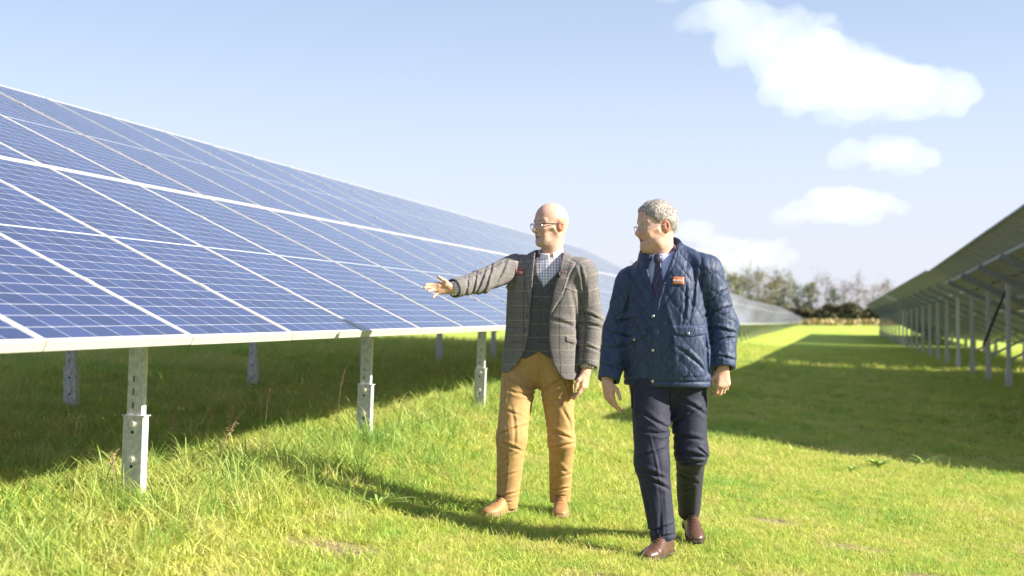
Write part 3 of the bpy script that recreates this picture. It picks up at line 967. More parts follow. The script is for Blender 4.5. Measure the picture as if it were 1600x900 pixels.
def poly_mesh(name, V, F, mat_, parent, smooth=True):
    me = bpy.data.meshes.new(name); me.from_pydata([tuple(map(float, v)) for v in V], [], F); me.update()
    bm = bmesh.new(); bm.from_mesh(me); bmesh.ops.recalc_face_normals(bm, faces=bm.faces); bm.to_mesh(me); bm.free()
    return link(name, me, mat_, parent, smooth)
def strip(name, rows, thick, mat_, parent, sub=1):
    """cloth strip through rows of points, given thickness"""
    nr, nc = len(rows), len(rows[0]); V = [p for r in rows for p in r]
    F = [(r*nc+c, r*nc+c+1, (r+1)*nc+c+1, (r+1)*nc+c) for r in range(nr-1) for c in range(nc-1)]
    o = poly_mesh(name, V, F, mat_, parent)
    s = o.modifiers.new('thickness', 'SOLIDIFY'); s.thickness = thick; s.offset = 0
    u = o.modifiers.new('smooth', 'SUBSURF'); u.levels = sub; u.render_levels = sub
    return o

def fabric(name, c1, c2, scale, rough=.85, sheen=.0, bump=.12, wscale=500):
    m, n, l, p = new_mat(name)
    tc = n.new('ShaderNodeTexCoord')
    t = n.new('ShaderNodeTexNoise'); t.inputs['Scale'].default_value = scale; t.inputs['Detail'].default_value = 6
    l.new(tc.outputs['Object'], t.inputs['Vector'])
    r = ramp(n, l, t.outputs[0], [(.3, c1), (.7, c2)]); l.new(r.outputs[0], p.inputs['Base Color'])
    p.inputs['Roughness'].default_value = rough; p.inputs['Specular IOR Level'].default_value = .25
    p.inputs['Sheen Weight'].default_value = sheen
    t2 = n.new('ShaderNodeTexNoise'); t2.inputs['Scale'].default_value = 26; t2.inputs['Detail'].default_value = 3
    l.new(tc.outputs['Object'], t2.inputs['Vector'])
    b = n.new('ShaderNodeBump'); b.inputs['Strength'].default_value = bump; b.inputs['Distance'].default_value = .02
    l.new(t2.outputs[0], b.inputs['Height']); l.new(b.outputs[0], p.inputs['Normal'])
    return m

def plaid(name, g1, g2, bars):
    """woven check from the cloth coordinate; bars: (axis, period, offset, half width, colour, strength)"""
    m, n, l, p = new_mat(name)
    at = n.new('ShaderNodeAttribute'); at.attribute_name = 'cloth'
    sep = n.new('ShaderNodeSeparateXYZ'); l.new(at.outputs['Vector'], sep.inputs[0])
    tc = n.new('ShaderNodeTexCoord'); t = n.new('ShaderNodeTexNoise'); t.inputs['Scale'].default_value = 190; t.inputs['Detail'].default_value = 3
    l.new(tc.outputs['Object'], t.inputs['Vector'])
    col = ramp(n, l, t.outputs[0], [(.35, g1), (.65, g2)]).outputs[0]
    for (axis, per, off, hw, c, st) in bars:
        a = n.new('ShaderNodeMath'); a.operation = 'MULTIPLY_ADD'; l.new(sep.outputs[axis], a.inputs[0]); a.inputs[1].default_value = 1/per; a.inputs[2].default_value = off
        f = n.new('ShaderNodeMath'); f.operation = 'FRACT'; l.new(a.outputs[0], f.inputs[0])
        s = n.new('ShaderNodeMath'); s.operation = 'SUBTRACT'; l.new(f.outputs[0], s.inputs[0]); s.inputs[1].default_value = .5
        b = n.new('ShaderNodeMath'); b.operation = 'ABSOLUTE'; l.new(s.outputs[0], b.inputs[0])
        mr = n.new('ShaderNodeMapRange'); l.new(b.outputs[0], mr.inputs[0]); mr.inputs[1].default_value = hw/per*.6; mr.inputs[2].default_value = hw/per*1.3; mr.inputs[3].default_value = st; mr.inputs[4].default_value = 0
        mx = n.new('ShaderNodeMix'); mx.data_type = 'RGBA'; l.new(mr.outputs[0], mx.inputs[0]); l.new(col, mx.inputs[6]); mx.inputs[7].default_value = (*c, 1)
        col = mx.outputs[2]
    l.new(col, p.inputs['Base Color']); p.inputs['Roughness'].default_value = .92; p.inputs['Specular IOR Level'].default_value = .15
    p.inputs['Sheen Weight'].default_value = .08
    b = n.new('ShaderNodeBump'); b.inputs['Strength'].default_value = .25; b.inputs['Distance'].default_value = .004
    l.new(t.outputs[0], b.inputs['Height']); l.new(b.outputs[0], p.inputs['Normal'])
    return m
M_tweed = plaid('tweed_check', (.11,.105,.112), (.21,.195,.195), [
    (0, .060, 0, .0022, (.035,.035,.045), .85), (0, .120, .75, .0014, (.38,.31,.24), .4),
    (1, .082, 0, .0017, (.42,.36,.28), .5), (1, .082, .5, .0014, (.06,.06,.07), .6)])
M_waist = plaid('waistcoat_tweed', (.060,.062,.075), (.105,.105,.12), [
    (0, .060, .2, .0016, (.04,.04,.05), .7), (1, .075, 0, .0016, (.32,.27,.2), .45)])
M_check = plaid('checked_shirt', (.74,.73,.76), (.80,.79,.81), [
    (0, .016, 0, .0022, (.13,.12,.30), .75), (1, .016, 0, .0020, (.16,.14,.32), .7), (0, .048, .3, .003, (.30,.12,.18), .5)])
M_chino = fabric('mustard_chino', (.35,.215,.082), (.43,.275,.115), 40, .8, .05, .10)
M_navyt = fabric('navy_trouser', (.016,.018,.040), (.026,.028,.055), 50, .7, .06, .10)
M_tan = noise_mat('tan_leather', (.30,.15,.055), (.42,.22,.09), 16, .5, 0, .08, 90)
M_brownl = noise_mat('brown_leather', (.070,.034,.024), (.12,.062,.042), 16, .36, 0, .06, 90)
M_sole = noise_mat('dark_sole', (.03,.02,.015), (.06,.045,.03), 30, .8)
M_sole_t = noise_mat('tan_sole', (.20,.13,.07), (.28,.19,.11), 30, .8)
M_lace = noise_mat('shoe_lace', (.04,.022,.014), (.08,.045,.03), 80, .8)
M_btn = noise_mat('dark_button', (.05,.045,.04), (.10,.09,.08), 60, .35)
M_snap = noise_mat('metal_snap', (.5,.5,.52), (.62,.62,.64), 60, .3, .9)
M_blue_shirt = fabric('pale_blue_shirt', (.42,.48,.80), (.48,.54,.86), 60, .8, 0, .06)
M_white_cloth = fabric('white_collar', (.74,.73,.76), (.80,.79,.82), 60, .8, 0, .05)
M_badge_red = noise_mat('badge_red', (.22,.05,.055), (.28,.07,.07), 40, .5)
M_badge_orange = noise_mat('badge_orange', (.50,.12,.055), (.60,.18,.09), 40, .4)
M_print = noise_mat('badge_print', (.78,.74,.74), (.85,.82,.82), 40, .6)
M_rim = noise_mat('dark_glasses_arm', (.03,.022,.02), (.05,.035,.03), 60, .3)
M_rimclear = noise_mat('silver_rim', (.5,.5,.52), (.62,.62,.64), 60, .25, .7)
def glass_mat():
    m, n, l, p = new_mat('spectacle_lens')
    g = n.new('ShaderNodeBsdfGlossy'); g.inputs['Roughness'].default_value = .03
    t = n.new('ShaderNodeBsdfTransparent'); t.inputs[0].default_value = (.95,.96,.97,1)
    mx = n.new('ShaderNodeMixShader'); mx.inputs[0].default_value = .10
    l.new(t.outputs[0], mx.inputs[1]); l.new(g.outputs[0], mx.inputs[2]); l.new(mx.outputs[0], n['Material Output'].inputs[0])
    return m
M_lens = glass_mat()
def quilt_mat():
    m, n, l, p = new_mat('navy_quilted_nylon')
    tc = n.new('ShaderNodeTexCoord'); t = n.new('ShaderNodeTexNoise'); t.inputs['Scale'].default_value = 40; t.inputs['Detail'].default_value = 5
    l.new(tc.outputs['Object'], t.inputs['Vector'])
    r = ramp(n, l, t.outputs[0], [(.3, (.020,.036,.090)), (.7, (.030,.052,.120))]); 
    at = n.new('ShaderNodeAttribute'); at.attribute_name = 'cloth'
    sep = n.new('ShaderNodeSeparateXYZ'); l.new(at.outputs['Vector'], sep.inputs[0])
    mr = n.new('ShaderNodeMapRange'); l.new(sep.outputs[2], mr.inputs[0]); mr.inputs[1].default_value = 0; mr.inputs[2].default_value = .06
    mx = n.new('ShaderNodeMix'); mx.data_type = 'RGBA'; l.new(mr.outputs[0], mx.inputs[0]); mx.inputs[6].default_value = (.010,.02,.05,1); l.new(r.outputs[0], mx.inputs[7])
    l.new(mx.outputs[2], p.inputs['Base Color'])
    p.inputs['Roughness'].default_value = .58; p.inputs['Specular IOR Level'].default_value = .38
    p.inputs['Sheen Weight'].default_value = .12; p.inputs['Sheen Roughness'].default_value = .4
    t2 = n.new('ShaderNodeTexNoise'); t2.inputs['Scale'].default_value = 34; t2.inputs['Detail'].default_value = 4
    mp = n.new('ShaderNodeMapping'); mp.inputs['Scale'].default_value = (1.6, 1, .55); l.new(tc.outputs['Object'], mp.inputs[0]); l.new(mp.outputs[0], t2.inputs['Vector'])
    b = n.new('ShaderNodeBump'); b.inputs['Strength'].default_value = .35; b.inputs['Distance'].default_value = .02
    l.new(t2.outputs[0], b.inputs['Height']); l.new(b.outputs[0], p.inputs['Normal'])
    return m
M_quilt = quilt_mat()
M_cord = fabric('navy_collar', (.018,.034,.075), (.028,.048,.10), 80, .6, .1, .1)

class Person:
    def __init__(s, px, py, Z, scale, label, H):
        """feet reference pixel, camera depth and metres to pixels"""
        s.px, s.py, s.k, s.Z = px, py, scale, Z
        xc = (px-800)/2222.2*Z
        s.X = xc*cy-Z*sy; s.Y = xc*sy+Z*cy
        s.g0 = CAM_Z-(py-494)/2222.2*Z
        s.o = Vector((s.X, s.Y, s.g0))
        s.root = None; s.label = label
    def p(s, px, py, y=0.0):
        """pixel at local depth y to local coordinates"""
        Z = s.Z+y
        return v3((px-800)/2222.2*Z-(s.px-800)/2222.2*s.Z, y, (s.py-494)/2222.2*s.Z-(py-494)/2222.2*Z)
    def xz(s, pts): return [tuple(s.p(a, b, -.12)[[0, 2]]) for a, b in pts]
    def ground(s, x, y):
        return gz1(s.X+x*cy-y*sy, s.Y+x*sy+y*cy)-s.g0
    def wxy(s, x, y): return (s.X+x*cy-y*sy, s.Y+x*sy+y*cy)
    def make(s, fn, lo, hi, h, name, mats, parent, post=None):
        me, V = sdf_mesh(fn, lo, hi, h, name)
        if post: post(me, V)
        o = link(name, me, mats, parent, True)
        return o, V

def glasses(P, H, rim_mat, arm_mat, lens_w, lens_h, z0, rimless, label):
    B = MB(); A = MB(); Ln = MB()
    pts_l = []
    for s_ in (-1, 1):
        c = (.108, s_*.033, z0)
        ring = []
        for k in range(14):
            t = 2*math.pi*k/14; cx_ = math.copysign(abs(math.cos(t))**.7, math.cos(t)); cz_ = math.copysign(abs(math.sin(t))**.7, math.sin(t))
            ring.append(Vector(H.w((c[0]-.010*abs(cx_*lens_w/2+s_*.033)/.06, c[1]+cx_*lens_w/2, c[2]+cz_*lens_h/2))))
        Ln.add(ring, [tuple(range(14))])
        B.tube(ring+[ring[0]], .0012 if rimless else .0020, 5, 0, False)
        hinge = H.w((.099, s_*(.033+lens_w/2), z0+lens_h*.28)); mid = H.w((.06, s_*.080, z0+lens_h*.30)); ear = H.w((-.016, s_*.085, z0+lens_h*.30)); end = H.w((-.045, s_*.083, z0+lens_h*.12))
        tr_ = .0015 if rimless else .003
        A.tube([hinge, mid, ear, end], tr_, 5)
    B.tube([H.w((.112, -.012, z0+.004)), H.w((.117, 0, z0+.007)), H.w((.112, .012, z0+.004))], .0015, 5)
    g = B.build('glasses', rim_mat, P.root, True)
    A.build('temple_arm', arm_mat, g, True); Ln.build('lens', M_lens, g)
    return g

def shoe(P, heel, toe, z, mat_, sole_mat, name='shoe', roll=0.0, lift=0.0, k=1.0):
    """heel and toe in local x, y; lift raises the heel"""
    h = v3(*heel, z); t = v3(*toe, z); L = np.linalg.norm(t-h); d = unit(t-h); s_ = np.cross(d, v3(0,0,1))
    if lift:
        d = unit(d+v3(0,0,-lift)); h = t-d*L
    u = np.cross(s_, d); u = u if u[2] > 0 else -u
    Mx = np.stack([d, s_, u], 1).astype(f32)
    def fn(p):
        q = (p-h) @ Mx/k
        a = q[:, 0]; tt = np.clip(a/(L/k), 0, 1)
        w = np.interp(tt, [0,.12,.35,.6,.8,.93,1], [.026,.034,.035,.045,.047,.036,.02])
        top = np.interp(tt, [0,.15,.32,.45,.62,.8,.92,1], [.085,.10,.105,.092,.068,.052,.043,.03])
        yy = np.abs(q[:, 1]+.006*np.sin(tt*3))/w; zz = (q[:, 2]-.018)/(top-.018)
        kk = np.where(zz > 0, (yy**2.2+np.abs(zz)**2.2)**(1/2.2), yy)
        D = (kk-1)*np.minimum(w, top)*.8
        D = smax(D, .016-q[:, 2], .004)
        D = smax(D, np.maximum(-a, a-L/k), .012)
        # toe cap seam and welt
        D = D+.0016*np.exp(-((tt-.73-.03*np.cos(q[:, 1]*60))/.012)**2)
        return D*k
    lo = np.minimum(h, t)-.09; hi = np.maximum(h, t)+.13
    def sole(p):
        q = (p-h) @ Mx/k; tt = np.clip(q[:, 0]/(L/k), 0, 1)
        w = np.interp(tt, [0,.12,.35,.6,.8,.93,1], [.030,.038,.037,.048,.050,.040,.024])
        D = np.maximum(np.abs(q[:, 1]+.006*np.sin(tt*3))-w, np.abs(q[:, 2]-.007)-.011)
        D = smax(D, np.maximum(-q[:, 0]-.004, q[:, 0]-L/k-.006), .012)
        D = np.maximum(D, -(np.maximum(np.abs(q[:, 0]-L/k*.38)-.035, q[:, 2]-.004)))
        return D*k
    o, _ = P.make(fn, lo, hi, .0035, name, mat_, P.root)
    P.make(sole, lo, hi, .004, 'sole', sole_mat, o)
    B = MB()
    for i in range(4):
        a = L*(.40+.06*i); zt = np.interp(a/L, [.32,.45,.62], [.105,.092,.068])*k+.003
        c = h+d*a+u*zt
        B.tube([c-s_*.018*k-u*.004, c+u*.002, c+s_*.018*k+d*.012-u*.004], .0022, 5)
    c = h+d*L*.40+u*.108*k
    for sg in (-1, 1):
        B.tube([c, c+s_*sg*.02+u*.012-d*.005, c+s_*sg*.032-u*.002, c+s_*sg*.012+d*.004, c], .0018, 5)
        B.tube([c, c+s_*sg*.014+d*.02-u*.002, c+s_*sg*.022+d*.035-u*.016], .0018, 5)
    B.build('lace', M_lace, o, True)
    m_ = (h+t)/2; SHOES.append((*P.wxy(m_[0], m_[1]), 0.05)); SHOES.append((*P.wxy((h*.3+t*.7)[0], (h*.3+t*.7)[1]), .05)); SHOES.append((*P.wxy((h*.8+t*.2)[0], (h*.8+t*.2)[1]), .05))
    return o

def collar_rows(cx, cy_, a0, a1, n, rb, rt, zf, lift, fall, out, tiltx=0.0):
    """rows for a turned-down collar: stand bottom, fold line, falling edge. angle 0 = front (towards camera), grows to image right"""
    rows = [[], [], [], []]
    for i in range(n+1):
        t = i/n; a = a0+(a1-a0)*t; bk = (1-math.cos(a))/2      # 0 front, 1 back
        s_, c_ = math.sin(a), -math.cos(a)
        z = zf(a); lf = lift[0]*(1-bk)+lift[1]*bk; fl = fall(t); 
        rows[0].append((cx+s_*rb[0], cy_+c_*rb[1], z))
        rows[1].append((cx+s_*rt[0], cy_+c_*rt[1], z+lf))
        rows[2].append((cx+s_*(rt[0]+out*.6), cy_+c_*(rt[1]+out*.6), z+lf-.004))
        rows[3].append((cx+s_*(rt[0]+out*1.5), cy_+c_*(rt[1]+out*1.5), z+lf-fl))
    return rows

# ---- the bald man in tweed, pointing
def man_one():
    PSI = R(17)
    def isfront(p, e=.02): return (p[:, 0]-.03)*math.sin(PSI)+(p[:, 1]-.02)*math.cos(PSI) < e-.02
    P = Person(840, 808, 8.0, 277.8, '', 0)
    hd = Head(P.p(859.5, 352.0), 56, -2, .965, length=1.0)
    Rt = [P.p(805, 418, .05), P.p(751, 440, -.15), P.p(709, 450.5, -.30)]      # his right arm, image left, pointing
    Lt = [P.p(910, 428, -.045), P.p(925, 500, -.02), P.p(918, 572, -.08)]
    nk = P.p(861, 408)
    hipL, hipR = P.p(813, 575, .05), P.p(868, 578, -.015)
    kL, kR = P.p(800, 684, -.13), P.p(877, 690, -.01)
    aL, aR = P.p(792, 786, -.12), P.p(875, 781, .12)
    def body(p):
        D = hd.sdf(p)
        D = smin(D, cap(p, hd.w((-.032, 0, -.045)), nk+v3(0, .015, 0), .054, .060), .03)
        D = smin(D, loft(p, [(.86, .01, .02, .14, .10), (1.08, .03, .02, .145, .10), (1.30, .045, .02, .165, .105), (1.41, .07, .02, .12, .08), (1.45, .075, .02, .06, .05)]), .04)
        for ch in (Rt, Lt):
            D = smin(D, su(.02, cap(p, ch[0], ch[1], .05, .038), cap(p, ch[1], ch[2], .038, .026)), .03)
        for (h, k, a) in ((hipL, kL, aL), (hipR, kR, aR)):
            D = smin(D, su(.03, cap(p, h, k, .075, .05), cap(p, k, a, .048, .034)), .03)
        # pointing hand: palm towards us, thumb up, little finger dropping
        D = smin(D, hand_sdf(p, P.p(707, 451, -.305), (-1, -.38, .02), (.30, -1, -.35), (.0, -.3, 1),
            [(4, 8, 8), (6, 14, 10), (14, 20, 14), (26, 18, 12)], (-2, 0, 2, -20), [((.80, .72, .12), .036, .0125), ((.92, .42, .05), .028, .0105), ((.80, .58, -.1), .022, .0088)], .93), .01)
        # hanging hand
        D = smin(D, hand_sdf(p, P.p(916, 579, -.085), (-.16, -.12, -1), (-.85, .45, .0), (-.55, -.83, 0),
            [(14, 14, 10), (24, 28, 18), (30, 34, 20), (34, 36, 20)], (6, 1, -3, -7), [((.80, .52, .22), .040, .0125), ((.95, .2, .15), .032, .0108), ((1, .05, .1), .026, .009)], 1.02), .01)
        return D
    def post(me, V):
        c = skin_tones(V, hd, (.59,.375,.29), (.47,.32,.26), (.26,.17,.12), (.52,.24,.21))
        z = V[:, 2]
        hand_mask = (z < 1.0) | (V[:, 0] < -.40)
        c[hand_mask] = np.array((.60,.36,.26), f32)
        paint(me, c)
    P.root = None
    o, V = P.make(body, (-.75, -.62, .0), (.42, .32, 1.80), .0042, 'person', M_skin, None, post)
    o.location = P.o; o.rotation_euler = (0, 0, YAW); P.root = o
    tag(o, 'bald man in a checked tweed jacket and mustard trousers, arm stretched towards the panels', 'person', 'two men walking on the grass')
    glasses(P, hd, M_rimclear, M_rim, .050, .036, -.004, False, '')

    # trousers
    CR1 = [(790,584,787,630,.006,.0055),(841,558,842.5,602,.005,.0055),(880,586,890,622,.006,.0055),(790,640,786,780,.0025,.005),(838,612,796,590,.008,.010),(842,618,800,612,.007,.010),(846,612,884,588,.008,.010),(845,622,880,628,.006,.011),(786,640,812,648,.005,.010),
        (782,676,818,664,.010,.011),(784,690,812,700,.008,.010),(786,718,806,706,.006,.010),(782,745,806,735,.005,.009),(776,776,806,766,.009,.008),(778,784,800,780,.006,.006),
        (858,672,892,686,.008,.011),(864,700,895,694,.009,.011),(862,724,884,738,.006,.011),(866,752,892,744,.006,.010),(862,772,890,766,.009,.008),(863,781,886,779,.006,.006),
        (880,640,892,668,.005,.012),(800,640,804,690,.004,.012)]
    def trousers(p):
        D = ell(p, (.0, .025, .90), (.172, .128, .17), np.array([[math.cos(PSI), math.sin(PSI), 0], [-math.sin(PSI), math.cos(PSI), 0], [0, 0, 1]], f32))
        lz = lambda k, a: a+(a-k)*.02
        for i, (h, k, a, r) in enumerate(((hipL, kL, aL, (.102, .079, .062)), (hipR, kR, aR, (.100, .076, .058)))):
            l = su(.03, cap(p, h+v3(0,0,.0), k, r[0], r[1]), cap(p, k, a+v3(0, 0, -.03), r[1], r[2]))
            D = smin(D, l, .028)
        D = D+fbm(p*v3(5, 5, 2.0), 2)*.011+creases(P, p, CR1)
        # pressed fly and pocket line
        D = D-.002*np.exp(-((p[:, 0]-.0)/.014)**2)*(p[:, 1] < 0)*(p[:, 2] > .78)
        D = np.maximum(D, p[:, 2]-1.0)
        zh = np.where(p[:, 0] < -.02, P.p(800, 789)[2]+.10*(p[:, 0]+.16)*-.3, P.p(875, 788)[2])
        D = smax(D, zh-p[:, 2], .008)
        return D
    P.make(trousers, (-.36, -.26, .02), (.30, .28, 1.02), .0045, 'trousers', M_chino, o)

    # shirt: chest front that shows in the V, with the cuffs
    def shirt(p):
        D = loft(p, [(1.0, .025, .02, .165, .118), (1.22, .035, .02, .182, .125), (1.34, .045, .02, .18, .118), (1.42, .06, .02, .13, .09), (1.47, .072, .022, .075, .068)], 2.3, PSI)
        D = D-.002*np.exp(-((p[:, 0]-(.035+.12*(p[:, 2]-1.3)))/.013)**2)*(p[:, 1] < 0)
        for w, e, r in ((Rt[2], Rt[1], .040), (Lt[2], Lt[1], .040)):
            dv = unit(w-e); D = np.minimum(D, smax(cap(p, e+dv*.1, w+dv*.06, r, r), (p-(w+dv*.012)) @ dv, .003))
        return D
    def shirt_uv(me, V): cloth_attr(me, np.stack([V[:, 0], V[:, 2], V[:, 1]], -1))
    sh, _ = P.make(shirt, (-.62, -.5, .80), (.42, .2, 1.50), .0045, 'shirt', M_check, o, shirt_uv)
    c0 = hd.w((-.035, 0, -.11))
    rows = collar_rows(.075, .012, R(8), R(352), 26, (.066, .066), (.063, .064), lambda a: 1.455+.03*(1-math.cos(a))/2+.012*math.sin(a), (.030, .052), lambda t: .058-.022*math.sin(math.pi*t), .007)
    cl = strip('collar', rows, .003, M_white_cloth, sh)

    # waistcoat
    vopen = P.xz([(836,388),(886,388),(872,425),(849,449),(841,430)])
    vbot = P.xz([(780,600),(780,552),(822,561),(836,552),(842,548),(848,553),(858,559),(905,556),(905,600)])
    lapW = [P.xz([(841,430),(849,449),(845,462),(838,445)]), P.xz([(872,425),(878,420),(872,440),(850,464),(849,449)])]
    def waist(p):
        D = loft(p, [(.80, .022, .02, .19, .135), (.95, .025, .02, .187, .135), (1.07, .028, .02, .183, .132), (1.22, .038, .02, .192, .139), (1.36, .05, .02, .175, .128), (1.46, .07, .02, .11, .085)], 2.3, PSI)
        fr = isfront(p)
        for q in lapW: D = D-.004*np.clip(-sdpoly(p[:, 0], p[:, 2], q)/.003, 0, 1)*fr
        xm = np.interp(p[:, 2], [.85, 1.1, 1.3], [P.p(839, 545)[0], P.p(843, 500)[0], P.p(849, 450)[0]])
        D = D-.0025*np.clip((p[:, 0]-xm+.012)/.003, 0, 1)*fr
        cut = -np.minimum(sdpoly(p[:, 0], p[:, 2], vopen), sdpoly(p[:, 0], p[:, 2], vbot))
        D = np.where(fr, smax(D, cut, .003), D)
        return np.maximum(D, .80-p[:, 2])+fbm(p*14, 2)*.003
    def w_uv(me, V): cloth_attr(me, np.stack([V[:, 0]*1.1, V[:, 2], V[:, 1]], -1))
    wc, _ = P.make(waist, (-.22, -.2, .78), (.30, .2, 1.49), .0042, 'waistcoat', M_waist, o, w_uv)
    for (bx, by) in ((846.5,456),(845,470),(843.5,484),(842,499),(840.5,514),(839,530)):
        c = P.p(bx, by, -.12); button(waist, c[0], c[2], .0075, M_btn, wc)

    # jacket
    jopen = P.xz([(838,384),(834,420),(831,455),(828.5,488),(826,520),(819.6,550),(808,569),(797,580),(786,592),(786,625),(905,625),(890,600),(873,585.5),(863.5,567),(858.5,541),(857,520),(859,487),(866,450),(876,412),(884,384)])
    lapL = P.xz([(838,388),(826,394),(823,410),(828.5,415),(822,421),(822,455),(828,490),(832,455),(836,420)])
    lapR = P.xz([(880,386),(895,394),(894,402),(888,405),(899,411),(890,428),(878,462),(860,491),(863,462),(873,425)])
    flaps = [P.xz([(792,511),(806,515),(806,523),(791,522)]), P.xz([(884,525),(908,532),(907,541),(883,533)])]
    chestp = P.xz([(880,448),(903,454),(903,457),(880,451)])
    jbtn = [(826,494), (823,516)]
    CJ1 = [(768,416,756,456,.009,.010),(758,425,744,458,.008,.009),(745,430,738,462,.007,.008),(733,436,728,464,.006,.008),(790,410,775,440,.009,.013),(800,440,770,452,.008,.010),
        (812,400,800,450,.008,.012),(910,488,938,500,.008,.010),(908,505,938,512,.007,.010),(912,540,936,548,.006,.009),(915,440,912,480,.006,.012),(906,420,912,460,.008,.010),
        (790,545,822,530,.006,.014),(862,500,900,512,.005,.016),(896,470,902,560,.007,.014)]
    def jacket_raw(p):
        D = loft(p, [(.70, .020, .02, .238, .158), (.82, .022, .02, .230, .152), (.95, .026, .02, .216, .146), (1.08, .030, .02, .207, .142), (1.22, .040, .02, .214, .149), (1.34, .05, .02, .215, .142), (1.40, .055, .02, .19, .125), (1.455, .062, .022, .125, .10), (1.50, .07, .025, .08, .078)], 2.5, PSI)
        D = smin(D, cap(p, v3(-.085, .06, 1.395), v3(.0, .035, 1.425), .07, .065), .04)
        D = smin(D, cap(p, v3(.235, -.035, 1.372), v3(.15, -.005, 1.405), .082, .070), .05)
        for i, (ch, r) in enumerate(((Rt, (.078, .064, .054)), (Lt, (.078, .064, .054)))):
            l = su(.03, cap(p, ch[0], ch[1], r[0], r[1]), cap(p, ch[1], ch[2]+unit(ch[2]-ch[1])*.02, r[1], r[2]))
            ax_ = unit(ch[2]-ch[1])
            if i == 0:
                l = l+folds(p, ch[1]*.6+ch[2]*.4, ax_, .040, .0035, .10, 2)
            else:
                l = l
            cut = (p-(ch[2]+ax_*.004)) @ ax_
            D = smin(D, smax(l, cut, .003), .028 if i == 0 else np.interp(p[:, 2], [1.25, 1.36], [.014, .06]).astype(f32))
        D = D+creases(P, p, CJ1, .1)
        return D+fbm(p*v3(5, 5, 2.2), 2)*.009
    def cuffhole(p, D):
        for ch in (Rt, Lt):
            ax_ = unit(ch[2]-ch[1])
            D = smax(D, -cap(p, ch[2]-ax_*.05, ch[2]+ax_*.08, .046, .047), .003)
        return D
    def jacket(p):
        D = jacket_raw(p)
        fr = isfront(p)&(p[:, 1] > -.26)
        x, z = p[:, 0], p[:, 2]
        for q in (lapL, lapR): D = D-(.0085*np.clip(-sdpoly(x, z, q)/.003, 0, 1)-.0035*np.exp(-((sdpoly(x, z, q)-.005)/.004)**2))*fr
        for q in flaps: D = D-.006*np.clip(-sdpoly(x, z, q)/.003, 0, 1)*fr
        D = D-.003*np.clip(-sdpoly(x, z, chestp)/.002, 0, 1)*fr
        so = sdpoly(x, z, jopen)
        D = np.where(isfront(p, .03), smax(D, -so, .004), D)
        D = smax(D, P.p(850, 588)[2]-.10*(x-.03)-z, .006)
        # open neck
        D = smax(D, -cap(p, v3(.078, .015, 1.44), v3(.068, .02, 1.62), .072, .085), .006)
        return cuffhole(p, D)
    def j_uv(me, V):
        ur, ar, dr = seg_param(V, Rt); ul, al, dl = seg_param(V, Lt)
        tor = jacket_torso_mask(V)
        a = np.arctan2(V[:, 0]-.03, -(V[:, 1]-.02))+PSI
        uv = np.stack([a*.185, V[:, 2], 0*a], -1)
        mr = (V[:, 0] < -.165+.0*V[:, 2])&(V[:, 2] > 1.15)
        ml = (dl < .098)&(V[:, 0] > .225)
        uv[mr] = np.stack([ar*.065, ur, 0*ar], -1)[mr]; uv[ml] = np.stack([al*.065+.01, ul+.03, 0*al], -1)[ml]
        for q, an in ((lapL, -.2), (lapR, .28)):
            k = (sdpoly(V[:, 0], V[:, 2], q) < .002)&(V[:, 1] < 0)
            x, z = V[:, 0]+.017, V[:, 2]+.02
            uv[k] = np.stack([x*math.cos(an)-z*math.sin(an), x*math.sin(an)+z*math.cos(an), 0*x], -1)[k]
        cloth_attr(me, uv)
    def jacket_torso_mask(V): return None
    jk, _ = P.make(jacket, (-.60, -.50, .70), (.44, .23, 1.56), .0044, 'jacket', M_tweed, o, j_uv)
    for (bx, by) in jbtn:
        c = P.p(bx, by, -.12); button(jacket, c[0]-.008, c[2], .010, M_btn, jk)
    for k in range(3):
        c = P.p(929+k*.2, 556+k*5.2, -.07); 
        B = MB(); B.tube([(c[0]-.004, c[1]-.02, c[2]), (c[0]-.004, c[1]-.026, c[2])], [.007, .006], 8); B.build('button', M_btn, jk, True)
    # collar at the back of the neck
    rows = collar_rows(.078, .022, R(52), R(308), 22, (.082, .080), (.074, .074), lambda a: 1.44+.035*(1-math.cos(a))/2, (.028, .046), lambda t: .050, .012)
    cb = strip('collar', rows, .006, M_tweed, jk)
    cloth_attr(cb.data, [(v.co.x, v.co.z, 0) for v in cb.data.vertices])
    # badge
    c = P.p(812, 424.5, -.13)
    V_, F_ = patch(jacket, c[0], c[2], .050, .040, R(-8), .0015)
    bd = poly_mesh('badge', V_, F_, M_badge_red, jk)
    B = MB()
    wds = [.004,.003,.0045,.003,.004,.0035,.003,.0045]; xx = -.018
    for k, w in enumerate(wds):
        x = c[0]+xx; z = c[2]+.003-.0015*k*.6; y = front_y(jacket, x, z)-.0043
        B.box((x, y-.0006, z-.003), (x+w, y, z+.0035+(.002 if k in (0, 5) else 0))); xx += w+.001
    for k in range(6):
        x = c[0]-.014+k*.0048; z = c[2]-.006-.0005*k; y = front_y(jacket, x, z)-.0043
        B.box((x, y-.0006, z-.001), (x+.0036, y, z+.001))
    B.build('badge_print', M_print, bd)
    # small microphone clipped to the lapel, and a lapel pin
    c = P.p(874, 429, -.16); y = front_y(jacket, c[0], c[2])
    B = MB(); B.tube([(c[0]-.006, y-.004, c[2]+.012), (c[0]-.004, y-.016, c[2]+.004), (c[0]-.002, y-.014, c[2]-.016)], [.008, .014, .008], 9); B.tube([(c[0]+.004, y-.004, c[2]+.006), (c[0]+.016, y-.008, c[2]+.012)], [.006, .008], 8)
    B.build('clip_microphone', M_rubber, jk, True)
    c = P.p(884, 425, -.16); button(jacket, c[0], c[2], .006, M_badge_orange, jk, 'lapel_pin')

    zl = P.ground(aL[0]-.05, -.18); zr = P.ground(aR[0], .03)
